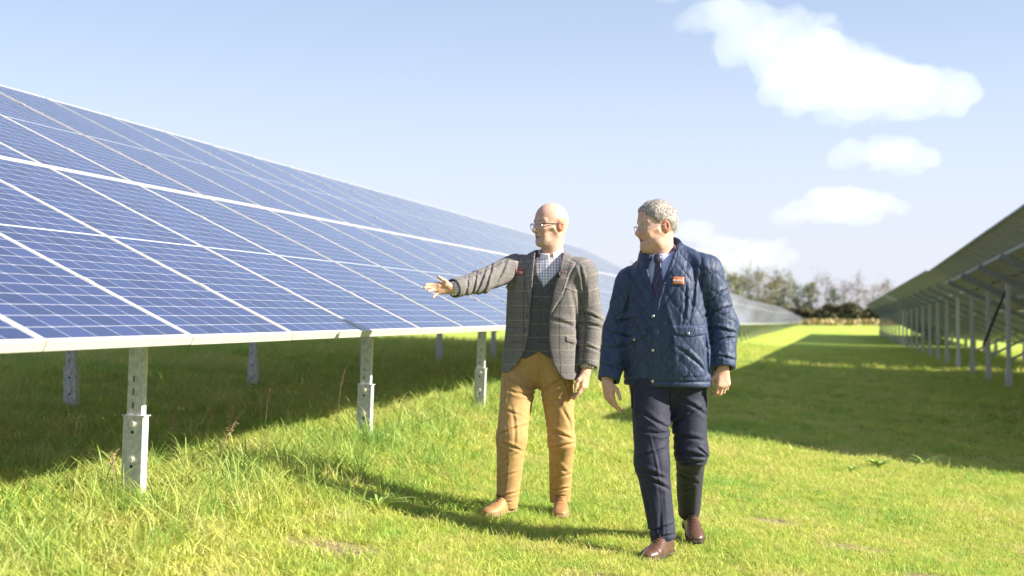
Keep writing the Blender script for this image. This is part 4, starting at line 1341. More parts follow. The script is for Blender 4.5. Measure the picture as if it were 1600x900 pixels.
    shoe(P, (aL[0]+.035, -.065), (aL[0]-.125, -.295), zl+.012, M_tan, M_sole_t)
    shoe(P, (aR[0]-.0, .18), (aR[0]-.01, -.095), zr+.012, M_tan, M_sole_t, lift=.10)
    return P

# ---- the grey-haired man in the quilted jacket
def man_two():
    PSI = R(19)
    def isfront(p, e=.03): return p[:, 0]*math.sin(PSI)+(p[:, 1]-.03)*math.cos(PSI) < e-.03
    P = Person(1045, 862, 7.35, 302, '', 0)
    hd = Head(P.p(1024.5, 353.0), 66, -6, .985, jowl=.006, length=1.02)
    Rt = [P.p(987, 444, .08), P.p(966, 516, .09), P.p(951, 592, -.02)]
    Lt = [P.p(1104, 424, -.02), P.p(1127, 505, .02), P.p(1130, 572, -.05)]
    nk = P.p(1034, 412, .03)
    hipL, hipR = P.p(1017, 590, .0), P.p(1072, 590, .02)
    kL, kR = P.p(1019, 722, -.12), P.p(1079, 706, -.03)
    aL, aR = P.p(1034, 832, -.17), P.p(1076, 798, .40)
    def body(p):
        D = hd.sdf(p)
        D = smin(D, cap(p, hd.w((-.030, 0, -.05)), nk, .060, .064), .03)
        D = smin(D, loft(p, [(.86, .0, .03, .16, .11), (1.10, .0, .03, .165, .12), (1.35, -.01, .03, .17, .115), (1.45, -.02, .03, .12, .08), (1.52, -.03, .03, .06, .05)]), .04)
        for ch in (Rt, Lt):
            D = smin(D, su(.02, cap(p, ch[0], ch[1], .05, .04), cap(p, ch[1], ch[2], .04, .028)), .03)
        for (h, k, a) in ((hipL, kL, aL), (hipR, kR, aR)):
            D = smin(D, su(.03, cap(p, h, k, .075, .05), cap(p, k, a, .048, .034)), .03)
        D = smin(D, hand_sdf(p, P.p(948, 596, -.03), (.16, -.22, -1), (.80, .55, 0), (.72, -.68, 0),
            [(12, 10, 8), (22, 24, 16), (28, 30, 18), (32, 34, 18)], (5, 1, -2, -5), [((.70, .70, .15), .038, .0125), ((.95, .25, .1), .030, .0108), ((1, .05, .1), .024, .009)], 1.0), .01)
        D = smin(D, hand_sdf(p, P.p(1129, 574, -.05), (.0, -.2, -1), (-.30, .95, -.2), (-.95, -.3, 0),
            [(30, 52, 30), (34, 56, 34), (36, 58, 36), (38, 58, 36)], (3, 1, -1, -3), [((.70, .55, .40), .038, .0125), ((.85, .1, .5), .030, .0108), ((.8, -.2, .5), .024, .009)], 1.06), .01)
        return D
    def post(me, V):
        c = skin_tones(V, hd, (.60,.36,.285), (.57,.34,.28), (.42,.36,.32), (.55,.27,.23))
        c[V[:, 2] < 1.1] = np.array((.58,.34,.25), f32)
        paint(me, c)
    o, V = P.make(body, (-.45, -.40, -.02), (.45, .60, 1.86), .0042, 'person', M_skin, None, post)
    o.location = P.o; o.rotation_euler = (0, 0, YAW); P.root = o
    tag(o, 'grey-haired man in a navy quilted jacket, blue shirt and dark tie, walking', 'person', 'two men walking on the grass')
    # hair
    def hair(p):
        q = hd.loc(p); a = q.copy(); a[:, 1] = np.abs(a[:, 1])
        D = ell(q, (-.012, 0, .042), (.1135*hd.L, .0885, .0990))
        D = smin(D, ell(q, (-.050*hd.L, 0, .010), (.066, .073, .075)), .03)
        line = np.interp(q[:, 0], [-.10, -.03, -.022, .012, .022, .055, .085, .105], [-.075, -.062, .02, .012, -.005, .045, .078, .082])
        line = line+.007*vnoise(q*95)+.003*vnoise(q*210)
        D = D+.0075*np.exp(-(np.maximum(q[:, 2]-line, 0)/.016)**2)
        D = smax(D, line-q[:, 2], .006)
        D = smax(D, q[:, 0]-.100, .01)
        D = smax(D, -ell(a, (-.018, .09, -.010), (.024, .02, .034)), .006)
        st = fbm(np.stack([q[:, 0]*30, q[:, 1]*95, q[:, 2]*45], -1), 3)
        return D*hd.k+.0075*st*hd.k+.0025*hd.k
    m, n, l, p_ = new_mat('grey_hair')
    tc = n.new('ShaderNodeTexCoord'); mp = n.new('ShaderNodeMapping'); mp.inputs['Scale'].default_value = (150, 150, 40); l.new(tc.outputs['Object'], mp.inputs[0])
    nz = n.new('ShaderNodeTexNoise'); nz.inputs['Scale'].default_value = 1; nz.inputs['Detail'].default_value = 4; l.new(mp.outputs[0], nz.inputs['Vector'])
    r = ramp(n, l, nz.outputs[0], [(.3, (.13,.11,.10)), (.5, (.29,.255,.235)), (.72, (.50,.465,.44))]); l.new(r.outputs[0], p_.inputs['Base Color'])
    p_.inputs['Roughness'].default_value = .55
    b = n.new('ShaderNodeBump'); b.inputs['Strength'].default_value = .6; b.inputs['Distance'].default_value = .006; l.new(nz.outputs[0], b.inputs['Height']); l.new(b.outputs[0], p_.inputs['Normal'])
    lo = hd.o-.17; hi = hd.o+.17
    hr_, HV = P.make(hair, lo, hi, .0035, 'hair', m, o)
    # separate strands lying back over the scalp
    hme = hr_.data; nm = np.zeros(len(HV)*3, f32); hme.vertices.foreach_get('normal', nm); nm = nm.reshape(-1, 3)
    rg = np.random.default_rng(4); pick = rg.integers(0, len(HV), 5200)
    pq = hd.loc(HV[pick]); nn = nm[pick]
    fl = np.stack([-.9+.2*rg.normal(size=len(pick)), .35*np.sign(pq[:, 1])*np.abs(pq[:, 1])/.08+.25*rg.normal(size=len(pick)), -.55-.5*(np.abs(pq[:, 1])/.08)+.2*rg.normal(size=len(pick))], -1).astype(f32) @ hd.M.T
    fl -= nn*(fl*nn).sum(1)[:, None]; fl /= np.linalg.norm(fl, axis=1)[:, None]+1e-6
    fl = fl+nn*rg.uniform(.08, .45, len(pick))[:, None].astype(f32)
    sdv = np.cross(fl, nn); L_ = rg.uniform(.010, .024, len(pick))[:, None]; w_ = .0009
    b0 = HV[pick]-nn*.002; SV = np.stack([b0-sdv*w_, b0+sdv*w_, b0+fl*L_*.6+sdv*w_*.8, b0+fl*L_*.6-sdv*w_*.8, b0+fl*L_-nn*.003*1.0], 1).reshape(-1, 3)
    k_ = np.arange(len(pick))*5
    SF = np.concatenate([np.stack([k_, k_+1, k_+2], -1), np.stack([k_, k_+2, k_+3], -1), np.stack([k_+3, k_+2, k_+4], -1)])
    tag(link('hair_strands', mesh_np('hair_strands', SV, SF), m, hr_), kind='stuff')
    glasses(P, hd, M_rimclear, M_rimclear, .046, .031, -.006, True, '')

    CR2 = [(1044,606,1046,650,.005,.0055),(990,608,988,645,.006,.0055),(1100,608,1105,645,.006,.0055),(1016,690,1030,835,-.004,.008),(1042,668,1000,640,.009,.012),(1044,676,1004,672,.008,.011),(1046,668,1092,640,.010,.012),(1047,682,1092,686,.008,.012),(1072,628,1102,648,.007,.012),
        (1000,712,1034,700,.008,.012),(996,730,1030,742,.009,.012),(1010,744,1040,760,.008,.012),(1008,770,1014,826,.006,.014),(1026,750,1028,820,.005,.012),(1012,824,1048,814,.010,.009),(1018,834,1046,828,.007,.007),
        (1060,706,1104,716,.010,.012),(1064,724,1102,722,.009,.010),(1066,744,1094,760,.007,.012),(1062,780,1086,770,.007,.010),(1090,700,1104,712,.008,.008)]
    def trousers(p):
        D = ell(p, (.0, .03, .90), (.20, .145, .17))
        for i, (h, k, a, r) in enumerate(((hipL, kL, aL, (.108, .083, .066)), (hipR, kR, aR, (.106, .083, .058)))):
            l = su(.035, cap(p, h, k, r[0], r[1]), cap(p, k, a+unit(a-k)*.03, r[1], r[2]))
            D = smin(D, l, .03)
            # pressed crease down the front of the leg
            U, A, dd = seg_param(p, [h, k, a])
        D = D+fbm(p*v3(5, 5, 1.8), 2)*.012+creases(P, p, CR2, .2)
        D = np.maximum(D, p[:, 2]-1.0)
        zf = P.p(1034, 842, -.17)[2]+.12*(p[:, 0]-aL[0]); 
        front = p[:, 1] < .13
        D = np.where((p[:, 0] < .025)|(p[:, 2] > .32), smax(D, zf-p[:, 2], .006), D)
        ax_ = unit(aR-kR)
        D = np.where((p[:, 0] >= .025)&(p[:, 2] < .45), smax(D, (p-(aR+ax_*.012)) @ ax_, .006), D)
        return D
    P.make(trousers, (-.30, -.34, -.02), (.33, .58, 1.02), .0045, 'trousers', M_navyt, o)

    # shirt front and collar
    def shirt(p):
        D = loft(p, [(1.1, -.005, .03, .185, .135), (1.30, -.01, .03, .19, .135), (1.42, -.02, .03, .16, .115), (1.50, -.032, .03, .10, .09), (1.545, -.038, .03, .072, .07)], 2.3, PSI)
        return D
    sh, _ = P.make(shirt, (-.22, -.15, 1.08), (.22, .20, 1.56), .005, 'shirt', M_blue_shirt, o)
    rows = collar_rows(-.036, .022, R(-8), R(338), 28, (.078, .078), (.073, .073), lambda a: 1.497+.06*(1-math.cos(a))/2+.012*math.sin(a), (.034, .050), lambda t: .078-.035*math.sin(math.pi*t), .009)
    strip('collar', rows, .003, M_blue_shirt, sh)
    # tie
    m, n, l, p_ = new_mat('spotted_tie')
    tc = n.new('ShaderNodeTexCoord'); vo = n.new('ShaderNodeTexVoronoi'); vo.inputs['Scale'].default_value = 95; vo.inputs['Randomness'].default_value = .15; l.new(tc.outputs['Object'], vo.inputs['Vector'])
    r = ramp(n, l, vo.outputs['Distance'], [(.0, (.34,.24,.36)), (.16, (.30,.20,.32)), (.24, (.022,.018,.06)), (1, (.03,.024,.075))]); l.new(r.outputs[0], p_.inputs['Base Color'])
    p_.inputs['Roughness'].default_value = .45
    ta, tb, tm = P.p(1029, 399, -.08), P.p(1025.5, 470, -.10), P.p(1029, 411, -.09)
    def tie(p):
        x, z = p[:, 0], p[:, 2]
        q = [(ta[0]-.022, ta[2]+.004), (ta[0]+.022, ta[2]+.004), (tm[0]+.014, tm[2]), (tb[0]+.036, tb[2]-.01), (tb[0]+.030, tb[2]-.06), (tb[0]-.034, tb[2]-.06), (tb[0]-.034, tb[2]-.01), (tm[0]-.014, tm[2])]
        s_ = sdpoly(x, z, q); d = np.abs(shirt(p)-.010)-.007
        kn = ell(p, (tm[0], tm_y, tm[2]+.020), (.023, .016, .028))
        return np.minimum(np.where(p[:, 1] < .0, smax(d, s_, .006), .1), kn)
    tm_y = front_y(shirt, float(tm[0]), float(tm[2])+.01)-.014
    P.make(tie, (-.16, -.22, 1.18), (.06, .02, 1.58), .0032, 'tie', m, sh)

    # quilted jacket
    jopen = P.xz([(1006,380),(1009,398),(1015,430),(1022.5,464),(1026,466),(1037,438),(1052,404),(1064,380)])
    placket = P.xz([(1024,464),(1036,440),(1041,440),(1030,480),(1030,605),(1017.5,605),(1018.5,500),(1022,470)])
    flapA = P.xz([(1048,509),(1101,511),(1102,523),(1078,526),(1054,523)])
    flapB = P.xz([(978,534),(1012,512),(1012,524),(980,541)])
    pockA = P.xz([(1049,524),(1101,524),(1101,588),(1049,588)])
    hemb = None
    CJ2 = [(988,450,975,500,.009,.012),(962,505,990,498,.009,.010),(958,520,985,526,.009,.010),(952,545,978,540,.007,.010),(945,570,968,576,.007,.009),
        (1108,470,1140,452,.009,.010),(1106,492,1146,480,.009,.010),(1112,512,1148,520,.010,.011),(1114,535,1148,528,.008,.010),(1116,556,1148,562,.007,.009),
        (1096,400,1092,470,.004,.012),(1085,420,1078,490,.007,.012),(1070,450,1066,500,.006,.010),(990,470,1015,520,.008,.013),(985,500,1012,545,.007,.013),(1060,545,1095,575,.006,.012),
        (1036,480,1048,560,.006,.012),(1100,520,1104,590,.008,.012),(985,425,1005,470,.008,.013)]
    def raw(p):
        D = loft(p, [(.84, .002, .03, .226, .172), (.90, .002, .03, .228, .178), (1.05, .0, .03, .222, .180), (1.22, -.005, .03, .208, .168), (1.36, -.008, .03, .198, .152), (1.45, -.01, .03, .17, .135), (1.52, -.02, .032, .115, .105), (1.57, -.03, .035, .085, .09)], 2.5, PSI)
        D = smin(D, cap(p, v3(-.155, .075, 1.405), v3(-.06, .05, 1.50), .078, .062), .04)
        D = smin(D, cap(p, v3(.165, -.02, 1.465), v3(.06, .012, 1.535), .080, .055), .04)
        for i, (ch, r) in enumerate(((Rt, (.088, .074, .056)), (Lt, (.090, .080, .062)))):
            l = su(.03, cap(p, ch[0], ch[1], r[0], r[1]), cap(p, ch[1], ch[2]+unit(ch[2]-ch[1])*.03, r[1], r[2]))
            ax_ = unit(ch[2]-ch[1])
            l = l
            cut = (p-(ch[2]+ax_*.012)) @ ax_
            D = smin(D, smax(l, cut, .005), .018)
        return D+fbm(p*v3(5, 5, 2.6), 2)*.012+creases(P, p, CJ2, .12)
    def jacket(p):
        D = raw(p); x, z = p[:, 0], p[:, 2]; fr = isfront(p)&(np.abs(x) < .24)
        D = D-.007*np.clip(-sdpoly(x, z, placket)/.004, 0, 1)*fr
        D = D-.004*np.clip(-sdpoly(x, z, pockA)/.004, 0, 1)*fr
        for q in (flapA, flapB): D = D-.008*np.clip(-sdpoly(x, z, q)/.004, 0, 1)*fr
        # bound hem with a stitched groove
        zh = P.p(1045, 603)[2]-.02*(x)
        D = smax(D, zh-z, .010)+.0055*np.exp(-((z-zh-.030)/.0055)**2)*(np.abs(x) < .235)
        so = sdpoly(x, z, jopen)
        D = np.where(isfront(p, .04), smax(D, -so, .006), D)
        D = smax(D, -cap(p, v3(-.036, .03, 1.52), v3(-.045, .03, 1.70), .082, .09), .008)
        for ch in (Rt, Lt):
            ax_ = unit(ch[2]-ch[1])
            D = smax(D, -cap(p, ch[2]-ax_*.03, ch[2]+ax_*.08, .043, .045), .004)
        return D
    pl_np = np.array(placket, f32)
    def quilt(me, V):
        nm = np.zeros(len(V)*3, f32); me.vertices.foreach_get('normal', nm); nm = nm.reshape(-1, 3)
        ur, ar, dr = seg_param(V, Rt); ul, al, dl = seg_param(V, Lt)
        a = np.arctan2(V[:, 0]+.0, -(V[:, 1]-.03))+PSI
        u = a*.205; v = V[:, 2].copy()
        mr = (dr < .112)&(V[:, 0] < -.195); ml = (dl < .115)&(V[:, 0] > .20)
        u = np.where(mr, ar*.075, np.where(ml, al*.08, u)); v = np.where(mr, ur, np.where(ml, ul, v))
        wob = .006*vnoise(V*9)
        A = (u/.105+v/.125+wob*6); B = (u/.105-v/.125+wob*6)
        da = np.abs(A-np.round(A)); db = np.abs(B-np.round(B)); e = np.minimum(da, db)
        fr = isfront(V)
        flat = np.zeros(len(V), bool)
        for q, gr_ in ((placket, .006), (flapA, .003), (flapB, .003)): flat |= (sdpoly(V[:, 0], V[:, 2], q) < gr_)&fr
        flat |= (V[:, 2] < P.p(1045, 603)[2]+.034)&~mr&~ml
        for ch, mm, uu in ((Rt, mr, ur), (Lt, ml, ul)):
            L = sum(np.linalg.norm(ch[k+1]-ch[k]) for k in range(2)); flat |= mm&(uu > L-.02)
        puff = np.clip(e/.22, 0, 1)**.5
        amp = np.where(flat, 0, .0046)*(.75+.5*vnoise(V*13+5))
        crumple = .0032*fbm(V*v3(34, 34, 20), 2)*np.where(flat, .4, 1)
        V2 = V+nm*((puff-.6)*amp+crumple)[:, None]
        me.vertices.foreach_set('co', V2.astype(f32).ravel()); me.update()
        cloth_attr(me, np.stack([u, v, np.where(flat, .5, e)], -1))
    jk, _ = P.make(jacket, (-.43, -.24, .82), (.46, .27, 1.62), .0042, 'quilted_jacket', M_quilt, o, quilt)
    # standing collar folded over at the front
    def zf(a):
        return 1.500+.075*(1-math.cos(a))/2+.020*math.sin(a)
    rows = collar_rows(-.034, .032, R(38), R(322), 26, (.094, .098), (.096, .098), zf, (.040, .060), lambda t: .092-.022*math.sin(math.pi*t), .020)
    strip('collar', rows, .009, M_cord, jk)
    for (bx, by) in ((1021.5,494),(1020.5,547.5),(1020.5,596)):
        c = P.p(bx, by, -.15); button(jacket, c[0], c[2], .0085, M_snap, jk, 'snap_button', .005)
    for (bx, by) in ((1075,521),(993,531)):
        c = P.p(bx, by, -.15); button(jacket, c[0], c[2], .007, M_snap, jk, 'snap_button', .005)
    c = P.p(1060, 438.5, -.13)
    V_, F_ = patch(jacket, c[0], c[2], .058, .039, R(-1), .002, 6, 4, .004)
    # keep the plate nearly flat
    bd = poly_mesh('badge', V_, F_, M_badge_orange, jk)
    B = MB(); xx = -.026
    for k, w in enumerate([.005,.004,.005,.0035,.005,.004,.0045,.005]):
        x = c[0]+xx; z = c[2]+.002; y = min(front_y(jacket, x, z), front_y(jacket, x+w, z))-.0085
        B.box((x, y-.0007, z-.003), (x+w, y+.003, z+.003+(.0025 if k in (0, 5) else 0))); xx += w+.0013
    for k in range(7):
        x = c[0]-.021+k*.0058; z = c[2]-.0075; y = min(front_y(jacket, x, z), front_y(jacket, x+.004, z))-.0085
        B.box((x, y-.0007, z-.0011), (x+.0045, y+.003, z+.0011))
    B.build('badge_print', M_print, bd)
    zl = P.ground(aL[0]-.06, -.28); zr = P.ground(aR[0], .33)
    shoe(P, (aL[0]+.045, -.125), (aL[0]-.115, -.36), zl+.012, M_brownl, M_sole, k=1.04)
    shoe(P, (aR[0]+.0, .475), (aR[0]+.012, .19), zr+.012, M_brownl, M_sole, lift=.22, k=1.04)
    return P
ONE = man_one()
TWO = man_two()
# ------------------------------------------------------------------ grass and weeds
def blade_tuft(name, nb, hgt, wid, rad, bend, rng, droop=0.0):
    V = []; F = []
    for i in range(nb):
        a = rng.uniform(0, 2*math.pi); r = rad*math.sqrt(rng.random()); h = hgt*rng.uniform(.45, 1.2); w = wid*rng.uniform(.7, 1.3)
        bx, by = r*math.cos(a), r*math.sin(a); d = rng.uniform(0, 2*math.pi); bn = bend*rng.uniform(.2, 1.4)*h
        f = rng.uniform(0, math.pi); sx, sy_ = math.cos(f)*w/2, math.sin(f)*w/2; b = len(V)
        pts = []
        for t in (0, .4, .75, 1.0):
            o = bn*t*t; z = h*(t-droop*t**3*.5)
            pts.append((bx+o*math.cos(d), by+o*math.sin(d), z-.01))
        for k, (x, y, z) in enumerate(pts[:3]):
            q = (1, .85, .5)[k]
            V += [(x-sx*q, y-sy_*q, z), (x+sx*q, y+sy_*q, z)]
        V.append(pts[3])
        F += [(b, b+1, b+3, b+2), (b+2, b+3, b+5, b+4), (b+4, b+5, b+6)]
    me = bpy.data.meshes.new(name); me.from_pydata(V, [], F); me.update()
    return me

def grass_mat(name, cols, straw=.0):
    m, n, l, p = new_mat(name)
    oi = n.new('ShaderNodeObjectInfo')
    def noise(scale, src, det=3):
        t = n.new('ShaderNodeTexNoise'); t.inputs['Scale'].default_value = scale; t.inputs['Detail'].default_value = det
        l.new(src, t.inputs['Vector']); return t.outputs[0]
    ge = n.new('ShaderNodeNewGeometry')
    big = noise(.55, ge.outputs['Position'])
    mid_ = noise(3.2, ge.outputs['Position'])
    rnd = n.new('ShaderNodeMath'); rnd.operation = 'MULTIPLY_ADD'; l.new(oi.outputs['Random'], rnd.inputs[0]); rnd.inputs[1].default_value = .42
    ad = n.new('ShaderNodeMath'); ad.operation = 'ADD'; l.new(big, ad.inputs[0]); l.new(mid_, ad.inputs[1])
    sc = n.new('ShaderNodeMath'); sc.operation = 'MULTIPLY_ADD'; l.new(ad.outputs[0], sc.inputs[0]); sc.inputs[1].default_value = .75; sc.inputs[2].default_value = -.46
    l.new(sc.outputs[0], rnd.inputs[2])
    r = ramp(n, l, rnd.outputs[0], cols)
    l.new(r.outputs[0], p.inputs['Base Color'])
    p.inputs['Roughness'].default_value = .5; p.inputs['Specular IOR Level'].default_value = .35
    tr = n.new('ShaderNodeBsdfTranslucent'); l.new(r.outputs[0], tr.inputs[0])
    mx = n.new('ShaderNodeMixShader'); mx.inputs[0].default_value = .42
    l.new(p.outputs[0], mx.inputs[1]); l.new(tr.outputs[0], mx.inputs[2]); l.new(mx.outputs[0], n['Material Output'].inputs[0])
    return m
M_grass = grass_mat('lawn_blades', [(0, (.13,.31,.07)), (.22, (.30,.47,.09)), (.48, (.50,.565,.11)), (.72, (.62,.58,.18)), (1, (.70,.61,.36))])
M_long = grass_mat('long_blades', [(0, (.12,.28,.07)), (.3, (.27,.44,.10)), (.6, (.48,.54,.13)), (1, (.64,.56,.32))])
M_dry = grass_mat('dry_blades', [(0, (.42,.34,.14)), (.5, (.54,.46,.22)), (1, (.62,.54,.32))])

def scatter_object(name, protos, P, rot, scl, pick, label):
    me = bpy.data.meshes.new(name)
    n = len(P)
    me.vertices.add(n); me.vertices.foreach_set('co', np.asarray(P, np.float32).ravel())
    a = me.attributes.new('rot', 'FLOAT_VECTOR', 'POINT'); a.data.foreach_set('vector', np.asarray(rot, np.float32).ravel())
    a = me.attributes.new('scl', 'FLOAT_VECTOR', 'POINT'); a.data.foreach_set('vector', np.asarray(scl, np.float32).ravel())
    a = me.attributes.new('pick', 'INT', 'POINT'); a.data.foreach_set('value', np.asarray(pick, np.int32))
    me.update()
    ng = bpy.data.node_groups.new(name, 'GeometryNodeTree')
    ng.interface.new_socket('Geometry', in_out='INPUT', socket_type='NodeSocketGeometry')
    ng.interface.new_socket('Geometry', in_out='OUTPUT', socket_type='NodeSocketGeometry')
    nn, ll = ng.nodes, ng.links
    gi = nn.new('NodeGroupInput'); go = nn.new('NodeGroupOutput')
    j = nn.new('GeometryNodeJoinGeometry')
    for o in reversed(protos):
        oi = nn.new('GeometryNodeObjectInfo'); oi.inputs['Object'].default_value = o
        gt = nn.new('GeometryNodeGeometryToInstance')
        ll.new(oi.outputs['Geometry'], gt.inputs[0]); ll.new(gt.outputs[0], j.inputs[0])
    ip = nn.new('GeometryNodeInstanceOnPoints')
    ll.new(gi.outputs[0], ip.inputs['Points']); ll.new(j.outputs[0], ip.inputs['Instance'])
    ip.inputs['Pick Instance'].default_value = True
    def na(nm, t):
        x = nn.new('GeometryNodeInputNamedAttribute'); x.data_type = t; x.inputs[0].default_value = nm
        return x.outputs[0]
    ll.new(na('pick', 'INT'), ip.inputs['Instance Index'])
    ll.new(na('rot', 'FLOAT_VECTOR'), ip.inputs['Rotation']); ll.new(na('scl', 'FLOAT_VECTOR'), ip.inputs['Scale'])
    ll.new(ip.outputs[0], go.inputs[0])
    o = link(name, me)
    md = o.modifiers.new('scatter', 'NODES'); md.node_group = ng
    tag(o, label, kind='stuff')
    return o
def proto(me, m):
    me.materials.append(m)
    return bpy.data.objects.new(me.name, me)
gr = random.Random(21)
P_lawn = [proto(blade_tuft('lawn_tuft', 26, .054, .0045, .08, 1.05, gr, .35), M_grass) for k in range(6)]
P_long = [proto(blade_tuft('long_tuft', 18, .235, .0068, .08, .75, gr, .5), M_long) for k in range(5)]
P_dry = [proto(blade_tuft('dry_tuft', 12, .11, .0035, .06, .9, gr, .4), M_dry) for k in range(4)]


def field_points(rng, zlo, zhi, dens, pad=1.10):
    """random ground points in the camera's wedge between two depths"""
    half = .36*pad
    area = half*(zhi**2-zlo**2)
    n = int(area*dens)
    zc = np.sqrt(rng.uniform(zlo**2, zhi**2, n)); xc = zc*half*rng.uniform(-1, 1, n)
    X = xc*cy-zc*sy; Y = xc*sy+zc*cy
    return X, Y, zc
def shade_zone(X, Y):  # under the left table
    return sstep(-2.6, -3.3, X)
def do_scatter():
    rng = np.random.default_rng(8)
    A = {'lawn': [], 'long': [], 'dry': []}
    for (a, b, dn, sc) in ((3.4, 9, 430, .82), (9, 13, 260, .95), (13, 19, 120, 1.15), (19, 30, 46, 1.6), (30, 55, 12, 2.4)):
        X, Y, zc = field_points(rng, a, b, dn)
        tall = sstep(-1.9, -3.0, X)
        clump = fbm(np.stack([X*.9, Y*.9, 0*X], -1), 3)
        keep = rng.random(len(X)) > soil_mask(X, Y)*.93
        keep &= rng.random(len(X)) > .45*sstep(.12, .4, clump)*(1-tall)
        A['lawn'].append(np.stack([X, Y, sc*(1+.75*tall+.5*clump)*rng.uniform(.75, 1.3, len(X))], -1)[keep])
    for (a, b, dn, sc) in ((3.4, 10, 85, .85), (10, 16, 45, 1.0), (16, 30, 12, 1.3)):
        X, Y, zc = field_points(rng, a, b, dn)
        cl = fbm(np.stack([X*1.6+9, Y*1.6, 0*X], -1), 3)
        verge = np.exp(-((X+3.0)/.55)**2)
        pr = np.clip(.8*verge+.42*sstep(-1.6, -2.8, X)+sstep(.0, .3, cl)*.38, 0, 1)*(X < 4)
        keep = rng.random(len(X)) < pr
        f = .42+.58*np.clip(verge+.5*sstep(-2.4, -3.2, X), 0, 1)
        A['long'].append(np.stack([X, Y, sc*f*rng.uniform(.6, 1.35, len(X))], -1)[keep])
    for (a, b, dn, sc) in ((3.4, 9, 95, .8), (9, 16, 45, .9)):
        X, Y, zc = field_points(rng, a, b, dn)
        cl = fbm(np.stack([X*1.1-4, Y*1.1+7, 0*X], -1), 3)
        pr = np.clip(.22+sstep(-.05, .3, cl)*.75+.35*np.exp(-((X+2.7)/.5)**2), 0, 1)*(1-.7*sstep(-3.4, -4, X))
        keep = rng.random(len(X)) < pr*.8
        tl = sstep(-1.8, -2.8, X)
        A['dry'].append(np.stack([X, Y, sc*(.55+.5*tl)*rng.uniform(.5, 1.25, len(X))], -1)[keep])
    labs = {'lawn': ('lawn_grass', P_lawn, 'short bright green turf with dry patches covering the aisle'),
            'long': ('long_grass', P_long, 'longer rough grass along the posts and under the left panels'),
            'dry': ('dry_grass', P_dry, 'withered straw stems lying among the green grass')}
    for k, (nm, pr, lb) in labs.items():
        Q = np.concatenate(A[k])
        ok = np.ones(len(Q), bool)
        for (sx, sy_, r) in SHOES: ok &= np.hypot(Q[:, 0]-sx, Q[:, 1]-sy_) > r
        Q = Q[ok]; n = len(Q)
        P = np.stack([Q[:, 0], Q[:, 1], gz(Q[:, 0], Q[:, 1])], -1)
        rot = np.stack([rng.normal(0, .16, n), rng.normal(0, .16, n), rng.uniform(0, 6.28, n)], -1)
        s = Q[:, 2]; scl = np.stack([s, s, s*rng.uniform(.8, 1.2, n)], -1)
        scatter_object(nm, pr, P, rot, scl, rng.integers(0, len(pr), n), lb)
        print(nm, n)
do_scatter()

def px_ground(px, py):
    """point where the line of sight through a pixel meets the turf"""
    d = pix_dir(px, py); t = 3.0
    for i in range(4000):
        p = cam.location+d*t
        if p.z <= gz1(p.x, p.y): break
        t += .01
    return p
# tall dry seed stalks, each a plant
M_stalk = noise_mat('dry_stalk', (.30,.22,.12), (.46,.36,.22), 30, .8, spec=.2)
M_stem_g = noise_mat('green_stem', (.12,.2,.03), (.2,.27,.05), 30, .7, spec=.3)
def stalk(px, py, h, lean, label, seed, green=False):
    g = px_ground(px, py); rg = random.Random(seed)
    root = empty('dry_stalk' if not green else 'grass_stalk', g)
    tag(root, label, 'weed', 'stalks standing in the verge')
    pts = [Vector((lean*h*t*t, rg.uniform(-.01, .01), h*t)) for t in (0, .3, .6, .85, 1)]
    B = MB(); B.tube(pts, [.0035, .003, .0025, .002, .0012], 5); B.build('stem', M_stem_g if green else M_stalk, root)
    S = MB()
    for i in range(46):
        t = rg.uniform(.62, 1.0); p = Vector((lean*h*t*t, 0, h*t)); a = rg.uniform(0, 6.28); L = rg.uniform(.012, .035)*(1.3-t*.6)
        q = p+Vector((math.cos(a)*L, math.sin(a)*L, L*rg.uniform(-.3, .9)))
        S.tube([p, q, q+Vector((0, 0, .006))], [.0009, .0022, .0008], 4)
    S.build('seed_head', M_stem_g if green else M_stalk, root)
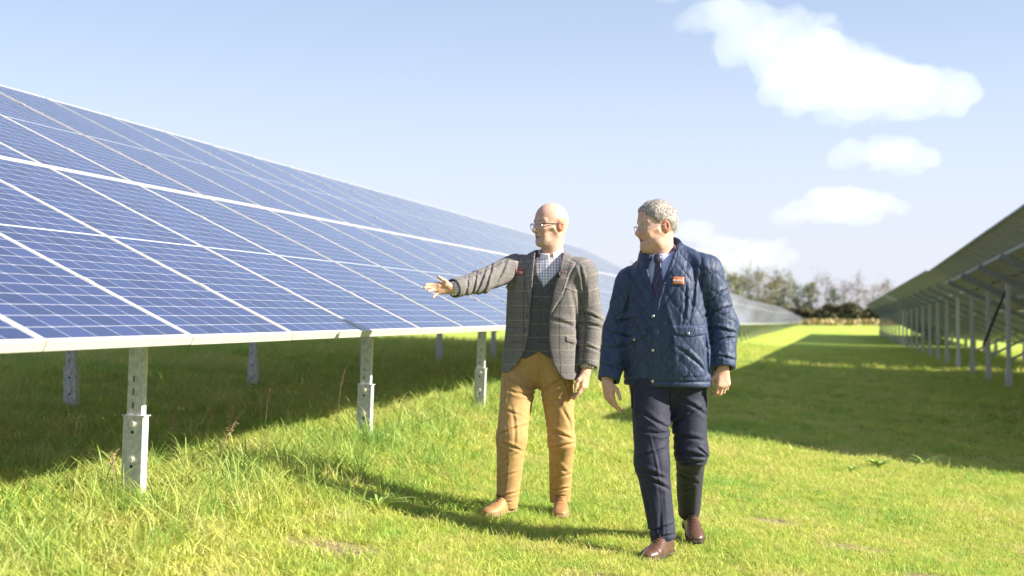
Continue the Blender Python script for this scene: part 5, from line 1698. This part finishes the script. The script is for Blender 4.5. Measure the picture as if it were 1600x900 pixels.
for i, (px, py, h, ln, lb) in enumerate([
    (322,706,.33,.18,'pinkish dry seed stalk right of the nearest post, leaning right'),
    (358,708,.30,.05,'fluffy upright dry seed stalk, second from the nearest post'),
    (340,742,.36,.42,'thin bare dry stalk slanting across in front of the seed heads'),
    (272,722,.30,-.05,'dry stalk close beside the nearest post'),
    (176,778,.22,.02,'short dry stalk against the foot of the nearest post'),
    (415,668,.30,.12,'tall stalk at the shade edge between the first and second posts'),
    (398,672,.34,-.04,'pale green stalk at the shade edge'),
    (528,652,.42,.16,'tall thin stalk left of the second post'),
    (608,650,.2,.35,'short slanting stalk right of the second post')]):
    stalk(px, py, h, ln, lb, 40+i, green=(i == 6))

M_broad = noise_mat('broad_leaf', (.24,.40,.09), (.38,.50,.14), 12, .45, spec=.5)
def leafy_plant(px, py, n, L, W, up, label, seed, name='weed', arch=.5):
    g = px_ground(px, py); rg = random.Random(seed)
    root = empty(name, g); tag(root, label, 'plant')
    for i in range(n):
        a = i*2.4+rg.uniform(-.4, .4); l = L*rg.uniform(.6, 1.15); u = up*rg.uniform(.6, 1.3); w = W*rg.uniform(.7, 1.2)
        V = []; F = []
        for k in range(6):
            t = k/5; r = l*t*math.cos(u*(1-arch*t)) ; z = l*math.sin(u)*(t-arch*t*t)
            wd = w*math.sin(math.pi*min(t*.92+.06, 1))**.8*.5
            c = Vector((math.cos(a)*r, math.sin(a)*r, z+.01)); s = Vector((-math.sin(a), math.cos(a), 0))
            V += [tuple(c-s*wd+Vector((0,0,wd*.35))), tuple(c), tuple(c+s*wd+Vector((0,0,wd*.35)))]
        for k in range(5):
            b = 3*k; F += [(b, b+1, b+4, b+3), (b+1, b+2, b+5, b+4)]
        me = bpy.data.meshes.new('leaf'); me.from_pydata(V, [], F); me.update()
        link('leaf', me, M_broad, root, True)
leafy_plant(1372, 733, 18, .15, .035, 1.0, 'broad-leaved weed at the edge of the shadow on the right', 3)
leafy_plant(1332, 738, 10, .10, .03, 1.0, 'smaller broad-leaved weed left of the big one at the shadow edge', 4)
leafy_plant(1445, 728, 14, .17, .018, 1.0, 'spiky grass clump at the shadow edge on the right', 5)
leafy_plant(592, 645, 11, .36, .016, 1.15, 'arching bright grass clump beside the second post', 6, 'grass_clump', .62)
leafy_plant(590, 800, 12, .22, .016, 1.05, 'dark grass clump in the shadow band behind the bald man', 9, 'grass_clump', .6)
leafy_plant(420, 770, 14, .24, .018, 1.0, 'coarse grass clump on the rough ground right of the nearest post', 10, 'grass_clump', .6)
leafy_plant(240, 772, 10, .16, .03, .8, 'leafy weed at the foot of the nearest post', 12)
